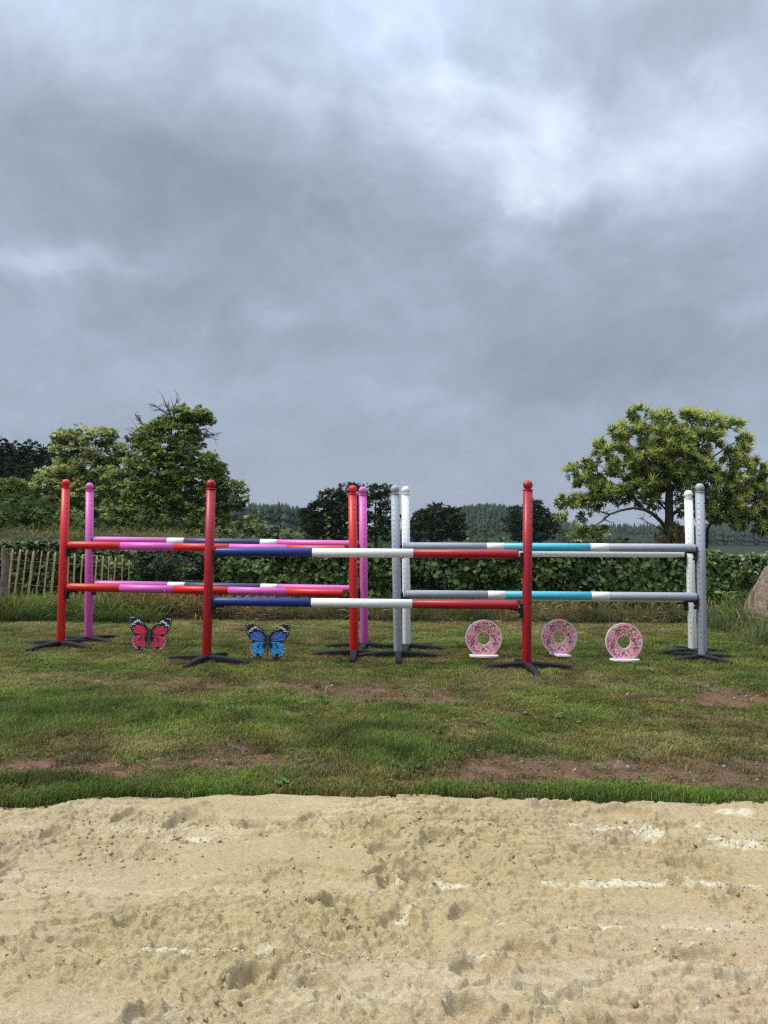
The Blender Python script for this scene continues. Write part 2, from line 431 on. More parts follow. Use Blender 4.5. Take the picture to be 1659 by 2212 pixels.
def axis_pts(core0, core1, step, lo, hi, grow):
    c = list(np.arange(core0, core1 + step * .5, step)); s = step; a = c[0]; L = []
    while a > lo: s *= grow; a -= s; L.append(a)
    s = step; b = c[-1]; R = []
    while b < hi: s *= grow; b += s; R.append(b)
    return np.array(L[::-1] + c + R)
def grid_faces(nx, ny):
    i = np.arange(nx - 1)[None, :] + np.arange(ny - 1)[:, None] * nx
    return np.stack([i, i + 1, i + nx + 1, i + nx], -1).reshape(-1, 4)
gx = axis_pts(-5.8, 5.8, 0.050, -1400, 1400, 1.075)
gy = axis_pts(3.7, 9.8, 0.046, -300, 1600, 1.03)
GX, GY = np.meshgrid(gx, gy)
x, y = GX.ravel(), GY.ravel()
z = ground_z(x, y)
dirt = dirt_at(x, y); dry = dry_at(x, y); lush = lush_at(x, y)
z = z - 0.02 * dirt * (y < 16)
z = z + dirt * 0.010 * fbm(x * 16, y * 16, 2, 24) * (y < 12)
soil = np.array([0.118, 0.070, 0.045]); red = np.array([0.190, 0.092, 0.058]); olive = np.array([0.100, 0.092, 0.040]); pale = np.array([0.22, 0.19, 0.14])
m1 = np.clip(0.5 + fbm(x * 2.1, y * 2.1, 3, 61), 0, 1)[:, None]
ca = olive * (1 - dirt[:, None] * 0.92) + (soil * (1 - m1 * 0.6) + red * m1 * 0.6) * dirt[:, None] * 0.92
pl = (np.clip(fbm(x * 5, y * 5, 4, 62, 0.65) - 0.30, 0, 1) * 2.5).clip(0, 1) * (dirt > 0.3)
ca = ca * (1 - pl[:, None] * 0.5) + pale * pl[:, None] * 0.5
ed = edge_y(x)
nearE = ((1 - sstep(y, ed + 0.05, ed + 0.2)) * 0.8)[:, None]
ca = ca * (1 - nearE) + np.array([0.12, 0.085, 0.065]) * nearE
farm = sstep(y, 15, 22)[:, None]
ca = ca * (1 - farm) + farm * (np.array([0.050, 0.068, 0.022]) + 0.02 * fbm(x * .3, y * .3, 3, 63)[:, None])
strw = (sstep(y, 15.5, 18) * (1 - sstep(y, 21, 25)) * sstep(-x, 0, 5) * np.clip(.1 + 1.5 * fbm(x * .5, y * .5, 3, 64), 0, 1))[:, None]
ca = ca * (1 - strw * .8) + np.array([0.22, 0.19, 0.095]) * strw * .8
hill = sstep(y, 240, 300)[:, None]; ca = ca * (1 - hill) + hill * np.array([0.022, 0.036, 0.020])
M['ground'] = vcol_mat('soil_and_turf', 0.95, 0.0, 0.1, 45, 0.55, bump=0.9)
g = obj_np('ground', np.stack([x, y, z], 1), grid_faces(len(gx), len(gy)), M['ground'], None, ca, True)
tag(g, 'patchy lawn of worn green turf and brown earth running back to fields and hills', kind='structure')

# ------------------------------------------------------------------ sand
def sand_height(x, y):
    r = np.random.default_rng(77)
    z = -0.035 + 0.022 * fbm(x * 0.9, y * 1.3, 3, 71) + 0.012 * fbm(x * 3, y * 3, 3, 72)
    # harrow passes: soft ridges running across the view
    rm = np.clip(0.6 + fbm(x * 0.5, y * 0.8, 2, 73), 0, 1)
    yy = y + 0.05 * fbm(x * 0.6, y * 0.6, 2, 74)
    sw = np.sin(yy * 2 * PI / 0.23); z = z + 0.0150 * rm * (sw + .35 * np.sin(yy * 4 * PI / 0.23 + 1)) * (y < 3.9) + .004 * rm * np.sin(yy * 2 * PI / .061) * np.clip(2 * fbm(x * .4, y * 2, 2, 174), 0, 1)
    crumb = np.clip(fbm(x * 2.2, y * 3.0, 4, 75) * 2.0 + 0.10, 0, 1)
    # footprints and hoof prints
    def dent(cx, cy, rx, ry, ang, dep, rim=0.35):
        nonlocal z, crumb
        m = (np.abs(x - cx) < 0.5) & (np.abs(y - cy) < 0.5)
        if not m.any(): return
        dx, dy = x[m] - cx, y[m] - cy
        c, s_ = math.cos(ang), math.sin(ang)
        u = (dx * c + dy * s_) / rx; v = (-dx * s_ + dy * c) / ry
        w = 1 + 0.30 * fbm(x[m] * 9, y[m] * 9, 3, 76)
        q = np.sqrt(u * u + v * v) * w
        z[m] += -dep * 1.1 * (1 - sstep(q, 0.70, 1.06)) + dep * 1.3 * rim * np.exp(-((q - 1.18) / 0.22) ** 2)
        crumb[m] = np.clip(crumb[m] + 0.9 * np.exp(-((q - 1.25) / 0.3) ** 2) - 0.5 * np.exp(-(q / 0.7) ** 2), 0, 1)
    marks = [(1040, 2100, 60, 42, .030), (560, 2110, 62, 30, .034), (400, 1780, 38, 26, .035), (310, 2000, 0, 0, 0), (950, 1830, 40, 26, .024), (860, 1990, 46, 38, .028), (1010, 1980, 40, 36, .024), (740, 1960, 55, 22, .022),
             (1380, 1835, 60, 26, .026), (1300, 1860, 70, 16, .022), (1120, 2060, 50, 30, .018), (820, 1800, 36, 20, .02), (1490, 1880, 60, 22, .02), (690, 1890, 90, 12, .012), (640, 1800, 60, 14, .018),
             (1530, 2080, 90, 40, .02), (520, 2150, 60, 30, .02), (160, 2060, 100, 40, .016), (980, 1770, 50, 14, .016), (1090, 1780, 40, 14, .016), (1200, 1755, 60, 12, .02), (230, 1835, 70, 14, .014), (110, 1810, 60, 12, .014),
             (1010, 2190, 50, 34, .03), (690, 2130, 50, 20, .02), (1350, 1765, 50, 14, .02), (1460, 1790, 60, 12, .014), (830, 1850, 40, 18, .02), (900, 1900, 40, 20, .02), (1240, 2170, 80, 30, .02), (1600, 1960, 60, 20, .014), (30, 1830, 40, 16, .02)]
    for px, py, rx, ry, dep in marks:
        if not rx: continue
        c_ = gnd(px, py, -0.04); d = c_.y
        dent(c_.x, c_.y, rx * d / FPX, (gnd(px, py - ry, -.04).y - gnd(px, py + ry, -.04).y) / 2 * .8, 0.3 * math.sin(px), dep)
    for i in range(115):
        cx, cy = r.uniform(-4.5, 4.5), r.uniform(0.5, 3.95)
        dent(cx, cy, r.uniform(.035, .10), r.uniform(.028, .07), r.uniform(0, 3), r.uniform(.012, .03), 0.4)
    # crumbs, broken crust, clods
    a = np.abs(fbm(x * 13, y * 15, 4, 78, 0.62)); bb = fbm(x * 34, y * 38, 3, 79, 0.75)
    z = z + crumb * (0.017 * (0.45 - a) + 0.017 * bb) + .016 * (.30 - np.abs(fbm(x * 3.6, y * 6.0, 4, 178, .55))) * np.clip(.6 + 1.2 * fbm(x, y, 2, 179), .1, 1.3)
    c1 = np.clip(fbm(x * 48, y * 52, 2, 80) - 0.22, 0, 1)
    z = z + 0.015 * c1 * (0.08 + crumb)
    z = z + 0.0017 * fbm(x * 75, y * 75, 2, 81) + 0.0025 * fbm(x * 22, y * 22, 2, 82)
    # broken crust: low ledges with crisp, ragged lips
    f1 = fbm(x * 2.2, y * 4.6, 6, 185, .62); mk = np.clip(.55 + 1.6 * fbm(x * 1.1, y * 1.6, 2, 186), 0, 1)
    for t_, a_ in ((-.34, .010), (-.12, -.012), (.06, .011), (.24, -.010), (.42, .012)):
        z = z + 1.7 * a_ * mk * sstep(f1, t_, t_ + .022)
    f2 = fbm(x * 6.5, y * 9.5, 5, 187, .62); mk2 = np.clip(2.2 * fbm(x * 1.4, y * 2.1, 3, 188) + .1, 0, 1)
    for t_, a_ in ((-.25, -.008), (.05, .009), (.3, -.008)):
        z = z + 1.5 * a_ * mk2 * sstep(f2, t_, t_ + .05)
    cr = np.abs(fbm(x * 3.1, y * 4.1, 4, 83, 0.6)); crk = (1 - sstep(cr, 0.0, 0.022)) * np.clip(crumb * 1.6 - 0.2, 0, 1)
    z = z - 0.018 * crk
    return z, crumb
sx = axis_pts(-2.6, 2.6, 0.0068, -34, 34, 1.12)
sy = axis_pts(1.85, 4.28, 0.0058, -30, 4.3, 1.12)
SX, SY = np.meshgrid(sx, sy); x, y = SX.ravel(), SY.ravel()
z, crumb = sand_height(x, y)
ed = edge_y(x)
z = z + 0.030 * np.exp(-((y - (ed - 0.10)) / 0.12) ** 2) * (1 + fbm(x * 3, y * 3, 2, 84))
z = z - 0.25 * sstep(y, ed - 0.02, ed + 0.07)
base = np.array([0.385, 0.305, 0.160]); pink = np.array([0.395, 0.300, 0.182]); sand_shade = np.array([0.350, 0.272, 0.142]); chalk = np.array([0.56, 0.50, 0.35])
t1 = np.clip(0.5 + 0.9 * fbm(x * 1.3, y * 1.9, 4, 91), 0, 1)[:, None]
t2 = np.clip(0.1 + 0.8 * fbm(x * 2.3, y * 2.3, 4, 92) + 0.45 * crumb, 0, 1)[:, None]
ca = base * (1 - t1) + pink * t1; ca = ca * (1 - t2 * .55) + sand_shade * t2 * .55  # darker tone in random patches and crumbly sand, shading painted into the colour
# pale dry lime crust in broken streaks running across the view
CH = []
for px, py, rx, ry, a in [(1480, 1911, 190, 5, 1.4), (1340, 1908, 60, 6, 1.2), (1330, 1800, 55, 7, 1.2), (1400, 1808, 30, 14, 1.3), (1270, 1788, 45, 5, 1), (1600, 1822, 70, 8, 1.3), (1500, 1785, 50, 6, 1.1), (1370, 1770, 20, 14, .8), (1560, 1760, 30, 6, .9), (1630, 1770, 40, 6, 1.0),
                          (920, 1905, 60, 9, 1.2), (860, 1900, 50, 6, .8), (1080, 1908, 90, 4, 1.0), (1180, 1905, 30, 4, 1), (870, 1968, 18, 12, 1.2), (1310, 1990, 40, 4, 1.3), (1240, 2002, 40, 3.5, 1.2), (1500, 1995, 70, 6, 1.2), (1050, 1988, 80, 3, .9), (350, 2055, 120, 5, .9),
                          (500, 2060, 90, 6, 1.0), (700, 2057, 170, 3.5, .9), (860, 2050, 60, 5, .8), (1080, 2058, 80, 4, .8), (1460, 2040, 30, 9, 1), (1420, 2055, 60, 4, .9), (420, 1815, 130, 4, .7), (640, 1892, 230, 4, .45), (330, 1800, 60, 4, .6), (200, 1795, 80, 4, .4), (900, 1965, 30, 5, .5), (1350, 2043, 20, 8, .9)]:
    c_ = gnd(px, py, -.03); CH.append((c_.x, c_.y, rx * c_.y / FPX, (gnd(px, py - ry, -.03).y - gnd(px, py + ry, -.03).y) / 2, a))
wx = x + 0.03 * fbm(x * 5, y * 5, 3, 93); wy = y + 0.035 * fbm(x * 4, y * 4, 3, 94)
chk = field(wx, wy, CH) * 1.15 + 1.5 * fbm(x * 11, y * 22, 5, 95, .72) - 0.35
wt = np.clip((chk - 0.34) * 1.6, 0, 1)
st = np.clip(fbm(x * .7, y * 9, 4, 96, .6) * 1.7 - 0.15, 0, 1) * .34
z = z + 0.003 * wt * (1 + fbm(x * 40, y * 40, 2, 97))
wtc = np.clip(wt + st, 0, 1)[:, None]
ca = ca * (1 - wtc) + chalk * wtc
wc = (sstep(y, ed - 0.06, ed + 0.03))[:, None] * 0.4
ca = ca * (1 - wc) + np.array([0.33, 0.26, 0.17]) * wc
M['sand'], nt, b = new_mat('riding_sand')
a = N(nt, 'ShaderNodeAttribute', attribute_name='Col'); oc = N(nt, 'ShaderNodeTexCoord').outputs['Object']
gn = tnoise(nt, 150, 3, 0.85, oc); gn2 = tnoise(nt, 48, 5, 0.75, oc)
f = ramp2(nt, gn.outputs['Fac'], [(0.28, (0.66,) * 3), (0.5, (1,) * 3), (0.74, (1.28,) * 3)])
f2 = ramp2(nt, gn2.outputs['Fac'], [(0.28, (0.80,) * 3), (0.72, (1.14,) * 3)])
c = mixc(nt, 'MULTIPLY', 1.0, mixc(nt, 'MULTIPLY', 1.0, a.outputs['Color'], f), f2)
nt.links.new(c, b.inputs['Base Color']); b.inputs['Roughness'].default_value = 0.95; b.inputs['Specular IOR Level'].default_value = 0.12
h = N(nt, 'ShaderNodeMath', operation='ADD'); nt.links.new(gn.outputs['Fac'], h.inputs[0]); nt.links.new(gn2.outputs['Fac'], h.inputs[1])
bumpn(nt, b, h.outputs[0], 0.7, 0.006)
s = obj_np('sand', np.stack([x, y, z], 1), grid_faces(len(sx), len(sy)), M['sand'], None, ca, True)
tag(s, 'pale yellow riding arena sand churned by footprints in front of the lawn', kind='structure')

def hash_lookup_z(xs, ys):
    return ground_z(np.asarray(xs, float), np.asarray(ys, float))
def gz(x_, y_):
    return float(hash_lookup_z([x_], [y_])[0])

# clods lying loose on the sand, and small stones on the bare earth
ico_v, ico_f = None, None
_bm = bmesh.new(); bmesh.ops.create_icosphere(_bm, subdivisions=1, radius=1.0)
ico_v = np.array([v.co[:] for v in _bm.verts]); ico_f = np.array([[v.index for v in f.verts] for f in _bm.faces]); _bm.free()
def frames(dirs, roll):
    """rotation matrices whose local Y axis = dirs, Z axis rolled"""
    d = dirs / np.linalg.norm(dirs, axis=1, keepdims=True)
    up = np.tile(np.array([0., 0., 1.]), (len(d), 1)); up[np.abs(d[:, 2]) > .97] = (1, 0, 0)
    xx = np.cross(d, up); xx /= np.linalg.norm(xx, axis=1, keepdims=True); zz = np.cross(xx, d)
    c, s_ = np.cos(roll)[:, None], np.sin(roll)[:, None]
    x2 = xx * c + zz * s_; z2 = -xx * s_ + zz * c
    return np.stack([x2, d, z2], 2)
def place(T, F, pos, rot, scl):
    """copies of template T (k,3) with faces F"""
    n = len(pos); k = len(T)
    scl = np.asarray(scl, float); scl = scl[:, None] * np.ones(3) if scl.ndim == 1 else scl
    V = np.einsum('nij,nkj->nki', rot, T[None] * scl[:, None, :]) + pos[:, None, :]
    Fo = F[None] + (np.arange(n) * k)[:, None, None]
    return V.reshape(-1, 3), Fo.reshape(-1, F.shape[1])
def rocks(name, n, ptsfn, smin, smax, mat, colfn, label):
    r = np.random.default_rng(len(name))
    p = ptsfn(r, n); n = len(p)
    s_ = r.uniform(0, 1, n) ** 2.6 * (smax - smin) + smin
    rot = frames(r.normal(size=(n, 3)), r.uniform(0, 6, n))
    sc = s_[:, None] * r.uniform([.7, .7, .4], [1.3, 1.2, .8], (n, 3))
    V, F = place(ico_v, ico_f, p, rot, sc)
    V = V + 0.22 * np.repeat(s_, len(ico_v))[:, None] * np.random.default_rng(3).normal(size=V.shape)
    c = np.repeat(colfn(r, p), len(ico_v), 0)
    o = obj_np(name, V, F, mat, None, c, False); tag(o, label, kind='stuff'); return o
def p_sand(r, n):
    xs = r.uniform(-3.3, 3.3, n); ys = r.uniform(1.8, 4.0, n)
    k = (fbm(xs * 1.5, ys * 1.5, 3, 75) * 2.2 + 0.12 + r.uniform(-.6, .35, n)) > 0.25
    xs, ys = xs[k], ys[k]; zz, _ = sand_height(xs, ys)
    return np.stack([xs, ys, zz + 0.001], 1)
M['clod'] = vcol_mat('sand_clod', 0.95, 0, 0.1, 90, 0.3, bump=0.6)
rocks('sand_clods', 9000, p_sand, 0.0025, 0.012, M['clod'], lambda r, p: np.array([0.36, 0.28, 0.15]) * r.uniform(.85, 1.12, (len(p), 1)), 'small crumbs and clods of sand strewn over the arena surface')
def p_white(r, n):
    L = []
    for cx, cy, rx, ry, a in CH:
        k = int(n * rx * a / 6)
        L.append(np.stack([r.normal(cx, rx * .6, k), r.normal(cy, ry * .8, k)], 1))
    q = np.concatenate(L); zz, _ = sand_height(q[:, 0], q[:, 1]); return np.column_stack([q, zz + 0.006])
rocks('chalk_crumbs', 1500, p_white, 0.002, 0.006, M['clod'], lambda r, p: np.array([0.58, 0.51, 0.37]) * r.uniform(.8, 1.05, (len(p), 1)), 'whitish dry crumbs lying in streaks on the sand')
def p_dirt(r, n):
    xs = r.uniform(-5, 5, n); ys = r.uniform(4.2, 8, n); k = dirt_at(xs, ys) > 0.35; xs, ys = xs[k], ys[k]
    return np.stack([xs, ys, ground_z(xs, ys) - 0.016], 1)
rocks('pebbles', 5200, p_dirt, 0.003, 0.017, M['clod'], lambda r, p: np.array([0.20, 0.145, 0.11]) * r.uniform(.55, 1.9, (len(p), 1)), 'small brown and pale pebbles on the bare earth patches')

# ------------------------------------------------------------------ grass by geometry nodes
def blade_set(r, n, radius, h, w, lean, droop=1.0, seg=3, colA=(1, 1, 1), var=0.25, heads=0, head_col=(1.6, 1.4, .9)):
    V = []; F = []; C = []
    for i in range(n):
        a = r.uniform(0, 2 * PI); q = radius * math.sqrt(r.uniform()); bx, by = q * math.cos(a), q * math.sin(a)
        az = r.uniform(0, 2 * PI); dx, dy = math.cos(az), math.sin(az)
        H = h * r.uniform(.45, 1.1); L = H * r.uniform(.05, lean); W = w * r.uniform(.7, 1.25)
        sxv, syv = -dy, dx; b0 = len(V); col = np.array(colA) * (1 + var * r.normal()) * np.array([1 + .18 * r.normal(), 1, 1 + .1 * r.normal()])
        col = np.clip(col, .15, 3)
        for k in range(seg):
            t = k / seg; ww = W * (1 - t * .65); zz = H * (t - droop * .25 * t * t * t); off = L * t * t
            V += [(bx + dx * off - sxv * ww, by + dy * off - syv * ww, zz - (0.01 if k == 0 else 0)), (bx + dx * off + sxv * ww, by + dy * off + syv * ww, zz - (0.01 if k == 0 else 0))]
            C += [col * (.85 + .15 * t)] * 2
        V.append((bx + dx * L * 1.15, by + dy * L * 1.15, H * (1 - droop * .28))); C.append(col)
        for k in range(seg - 1):
            q0 = b0 + 2 * k; F.append((q0, q0 + 1, q0 + 3)); F.append((q0, q0 + 3, q0 + 2))
        q0 = b0 + 2 * (seg - 1); F.append((q0, q0 + 1, q0 + 2))
    for i in range(heads):
        a = r.uniform(0, 2 * PI); q = radius * r.uniform(); bx, by = q * math.cos(a), q * math.sin(a)
        az = r.uniform(0, 2 * PI); dx, dy = math.cos(az), math.sin(az); H = h * r.uniform(1.25, 1.9); L = H * .4
        pts = [(bx + dx * L * t * t, by + dy * L * t * t, H * (t - .28 * t ** 3)) for t in np.linspace(0, 1, 6)]
        b0 = len(V); wd = [.0016, .0014, .0012, .0012, .0055, .001]
        for (px_, py_, pz_), ww in zip(pts, wd):
            V += [(px_ - dy * ww, py_ + dx * ww, pz_), (px_ + dy * ww, py_ - dx * ww, pz_)]; C += [np.array(head_col)] * 2
        for k in range(5):
            q0 = b0 + 2 * k; F.append((q0, q0 + 1, q0 + 3)); F.append((q0, q0 + 3, q0 + 2))
    return np.array(V), np.array(F), np.array(C)
def proto(name, data, loc, label, tint=(0.09, 0.12, 0.03)):
    V, F, C = data
    o = obj_np(name, V, F, M['grass'], None, C, False)
    o.location = loc; tag(o, label, kind='stuff'); return o
def gn_scatter(name, pts, rot, scl, tint, pick, protos, label):
    me = bpy.data.meshes.new(name); n = len(pts)
    me.vertices.add(n); me.vertices.foreach_set('co', np.asarray(pts, np.float32).ravel())
    for nm, ty, key, data in (('rot', 'FLOAT_VECTOR', 'vector', rot), ('scl', 'FLOAT_VECTOR', 'vector', scl)):
        at_ = me.attributes.new(nm, ty, 'POINT'); at_.data.foreach_set(key, np.asarray(data, np.float32).ravel())
    at_ = me.attributes.new('tint', 'FLOAT_COLOR', 'POINT'); c4 = np.ones((n, 4), np.float32); c4[:, :3] = tint
    at_.data.foreach_set('color', c4.ravel())
    at_ = me.attributes.new('pick', 'INT', 'POINT'); at_.data.foreach_set('value', np.asarray(pick, np.int32))
    o = link(bpy.data.objects.new(name, me))
    me.materials.append(protos[0].data.materials[0])
    ng = bpy.data.node_groups.new(name, 'GeometryNodeTree')
    ng.interface.new_socket('Geometry', in_out='INPUT', socket_type='NodeSocketGeometry')
    ng.interface.new_socket('Geometry', in_out='OUTPUT', socket_type='NodeSocketGeometry')
    gi = ng.nodes.new('NodeGroupInput'); go = ng.nodes.new('NodeGroupOutput')
    iop = ng.nodes.new('GeometryNodeInstanceOnPoints'); join = ng.nodes.new('GeometryNodeJoinGeometry')
    for p in protos:
        oi = ng.nodes.new('GeometryNodeObjectInfo'); oi.inputs['Object'].default_value = p
        oi.inputs['As Instance'].default_value = True; ng.links.new(oi.outputs['Geometry'], join.inputs[0])
    def na(nm, ty):
        a_ = ng.nodes.new('GeometryNodeInputNamedAttribute'); a_.data_type = ty; a_.inputs[0].default_value = nm
        return a_.outputs['Attribute']
    ng.links.new(gi.outputs[0], iop.inputs['Points']); ng.links.new(join.outputs[0], iop.inputs['Instance'])
    iop.inputs['Pick Instance'].default_value = True
    ng.links.new(na('pick', 'INT'), iop.inputs['Instance Index'])
    ng.links.new(na('rot', 'FLOAT_VECTOR'), iop.inputs['Rotation'])
    ng.links.new(na('scl', 'FLOAT_VECTOR'), iop.inputs['Scale'])
    ng.links.new(iop.outputs[0], go.inputs[0])
    md = o.modifiers.new('scatter', 'NODES'); md.node_group = ng
    tag(o, label, kind='stuff'); return o
r = np.random.default_rng(101)
GP = []
for i in range(7):
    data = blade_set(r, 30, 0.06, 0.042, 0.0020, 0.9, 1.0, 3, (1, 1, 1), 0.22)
    px_, py_ = -1.6 + i * .5, 6.6 + .3 * (i % 3)
    GP.append(proto('grass_tuft', data, (px_, py_, gz(px_, py_)), 'short green lawn grass tuft'))
# give the prototypes, which stand in the lawn themselves, a turf colour of their own
M['grass_own'] = vcol_mat('grass_blade_single', 0.5, 0.28, 0.3)
def turf_tint(r, x, y, lush, dry, dirt):
    n = len(x)
    green = np.array([0.108, 0.185, 0.022]); olive = np.array([0.195, 0.160, 0.042]); straw = np.array([0.40, 0.32, 0.135]); deep = np.array([0.082, 0.150, 0.026]); brown = np.array([0.20, 0.135, 0.07])
    a = np.clip(0.55 + 1.6 * fbm(x * 1.5, y * 2.0, 5, 111, .68), 0, 1)[:, None]
    c = green * (1 - a) + olive * a
    l = np.clip(lush * .9, 0, 1)[:, None]; c = c * (1 - l) + (deep * .55 + green * .45) * l
    dd = np.clip(dry * .85 + .15 * r.normal(size=n), 0, 1)[:, None]; c = c * (1 - dd) + straw * .72 * dd
    br = np.clip(dirt * .7 + .25 * r.normal(size=n) - .05, 0, .9)[:, None]; c = c * (1 - br) + brown * br
    return c * r.uniform(.75, 1.3, (n, 1)) * np.clip(1 + .7 * fbm(x * 4, y * 4, 3, 118), .6, 1.4)[:, None]
# lawn
NB = 135000
yy = 4.0 + (15.4 - 4.0) * r.random(NB) ** 1.35
xx = (r.random(NB) * 2 - 1) * (yy * 0.52 + 1.6)
ed = edge_y(xx); dirt = dirt_at(xx, yy); lush = lush_at(xx, yy); dry = dry_at(xx, yy)
band = np.exp(-((yy - ed - 0.06) / 0.08) ** 2) * np.clip(0.55 + 1.8 * fbm(xx * 2.5, yy * 0, 4, 112, .65), 0, 1.15)
keep = (yy > ed + 0.005) & (r.random(NB) < (0.66 * (1 - dirt * .86) + 0.4 * lush + band * .55)) & (r.random(NB) < np.clip(0.58 + 0.7 * fbm(xx * 6, yy * 6, 3, 113) + band + lush * .4, 0, 1))
for fx_, fy_ in ((1045, 1422), (1208, 1421), (1352, 1428), (320, 1406), (577, 1421)):
    q_ = gnd(fx_, fy_); keep &= ~((np.abs(xx - q_.x) < .21) & (np.abs(yy - q_.y) < .12))
keep &= ~((xx < edge_y(xx) * 0 - 2.0) & (yy < gnd(60, 1722).y))
xx, yy, ed, dirt, lush, dry, band = [v[keep] for v in (xx, yy, ed, dirt, lush, dry, band)]
n = len(xx); print('lawn tufts', n)
hs = 0.45 + 1.5 * lush + 0.55 * np.clip(band, 0, 1) * (.5 + r.random(n)) + 0.45 * r.random(n) - 0.25 * dirt
hs = hs * np.where((yy > 11.5), 0.95, 1.0)
ws = np.clip(0.75 + yy * 0.07, 1, 1.7)
tint = turf_tint(r, xx, yy, np.clip(lush + .5 * band, 0, 1), np.clip(dry - band * .9, 0, 1), dirt * np.clip(1 - band, 0, 1))
fresh = np.clip(band, 0, 1)[:, None]
tint = tint * (1 - fresh * .6) + np.array([.13, .215, .035]) * fresh * .6
pts = np.stack([xx, yy, ground_z(xx, yy) - 0.012 * dirt], 1)
rot = np.stack([r.normal(0, .12, n), r.normal(0, .12, n), r.uniform(0, 6.28, n)], 1)
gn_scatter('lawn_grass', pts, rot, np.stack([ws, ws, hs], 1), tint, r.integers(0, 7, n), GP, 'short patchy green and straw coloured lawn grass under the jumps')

TP = []
for i in range(4):
    data = blade_set(r, 40, 0.11, 0.34, 0.0030, 0.9, 1.1, 4, (1, 1, 1), 0.25, heads=2)
    px_, py_ = 5.9 + .25 * i, 12.4
    TP.append(proto('tall_grass_tuft', data, (px_, py_, gz(px_, py_)), 'long green grass tuft beside the boulder'))
def region(n, x0, x1, y0, y1):
    return r.uniform(x0, x1, n), r.uniform(y0, y1, n)
def tall(name, n, x0, x1, y0, y1, hmin, hmax, cols, label, keepfn=None, lean=.2, zoff=0.0):
    xs, ys = region(n, x0, x1, y0, y1)
    if keepfn is not None:
        k = keepfn(xs, ys); xs, ys = xs[k], ys[k]
    n = len(xs); a = np.clip(.5 + fbm(xs * 1.5, ys * 1.5, 3, 121) + .35 * r.normal(size=n), 0, 1)[:, None]
    t = (np.array(cols[0]) * (1 - a) + np.array(cols[1]) * a) * r.uniform(.75, 1.2, (n, 1))
    hh = r.uniform(hmin, hmax, n) * (1 + .5 * fbm(xs * 2, ys * 2, 2, 122))
    sc = np.stack([np.ones(n) * 1.1, np.ones(n) * 1.1, hh / .34], 1)
    rt = np.stack([r.normal(0, lean, n), r.normal(0, lean, n), r.uniform(0, 6.28, n)], 1)
    return gn_scatter(name, np.stack([xs, ys, ground_z(xs, ys) + zoff], 1), rt, sc, t, r.integers(0, 4, n), TP, label)
GREEN2 = ((0.10, 0.145, 0.045), (0.17, 0.19, 0.075)); STRAW2 = ((0.27, 0.20, 0.11), (0.085, 0.10, 0.032)); MIX2 = ((0.11, 0.13, 0.045), (0.30, 0.25, 0.13))
tall('verge_grass', 1900, -10, -3.7, 12.4, 13.2, .16, .33, ((0.05, 0.095, 0.022), (0.12, 0.15, 0.04)), 'long green grass along the foot of the picket fence', lambda x, y: r.random(len(x)) < .4 + .6 * sstep(y, 12.6, 13.2))
tall('dry_hedge_grass', 2600, -5.0, 9.5, 13.15, 14.0, .14, .36, STRAW2, 'dead straw coloured grass and stalks along the foot of the hedge', lambda x, y: (r.random(len(x)) < np.clip(1.0 - .35 * sstep(x, 0, 3) + .4 * fbm(x, y, 2, 5), .2, 1)) , .5)
tall('tall_straw', 900, -4.6, -2.0, 13.2, 13.8, .22, .40, ((0.25, 0.19, 0.11), (0.13, 0.10, 0.055)), 'tall dead brown grass stalks left of the clipped hedge', None, .35)
tall('boulder_grass', 1150, 4.9, 8.5, 10.2, 13.4, .22, .52, GREEN2, 'long green seeding grass around the boulder', lambda x, y: (x > 5.0 + .45 * (y - 10) * .2 + .3 * fbm(x * 1.2, y * 1.2, 2, 8)) & (r.random(len(x)) < .35 + .65 * sstep(x, 5.3, 6.4)), .3)
tall('meadow_grass', 2200, -20, -1.5, 16.5, 22, .10, .30, ((0.06, 0.085, 0.028), (0.20, 0.18, 0.085)), 'brown seeding meadow grass in the field behind the fence', None, .25)

# ------------------------------------------------------------------ jump standards
TUBE_Z0 = 0.06
POSTS = [  # key, base px, top px, material, hole angle, feet angle, label
    ('A_L', (131, 1386.6), (143, 1032.4), 'red', -50, -25, 'bright scarlet jump standard with ball cap, nearest the picket fence'),
    ('B_L', (191.2, 1376.8), (193.8, 1040.2), 'pink', -50, -30, 'pink jump standard with ball cap just behind the scarlet one by the picket fence'),
    ('C_L', (446.2, 1417.6), (456.3, 1033.8), 'darkred', -48, -15, 'dark red jump standard standing between the red and the blue butterfly'),
    ('A_R', (764.6, 1406.2), (761.5, 1046), 'red', 25, 0, 'bright scarlet jump standard beside a pink one in the middle of the row'),
    ('B_R', (787.2, 1390.5), (783.3, 1049.2), 'pink', 20, -6, 'pink jump standard between the scarlet and the grey ones in the middle of the row'),
    ('D_L', (860, 1408.7), (853, 1045.8), 'grey', -25, 0, 'grey jump standard beside a white one in the middle of the row'),
    ('E_L', (878.5, 1392.7), (876, 1048), 'white', -28, -5, 'white jump standard just behind the grey one in the middle of the row'),
    ('C_R', (1137.5, 1433), (1140.3, 1035.2), 'darkred', 30, 3, 'dark red jump standard standing between two pink donut panels'),
    ('E_R', (1496.3, 1402.8), (1486.8, 1056.7), 'white', 50, 10, 'white jump standard in front of the flowering chestnut, left of the rightmost grey one'),
    ('D_R', (1518.2, 1416.2), (1511.2, 1041.6), 'grey', 47, 24, 'grey jump standard nearest the boulder, with a small round badge near its foot'),
]
G_STD = 'plastic jump standards with ball caps'
ZT = 1.94
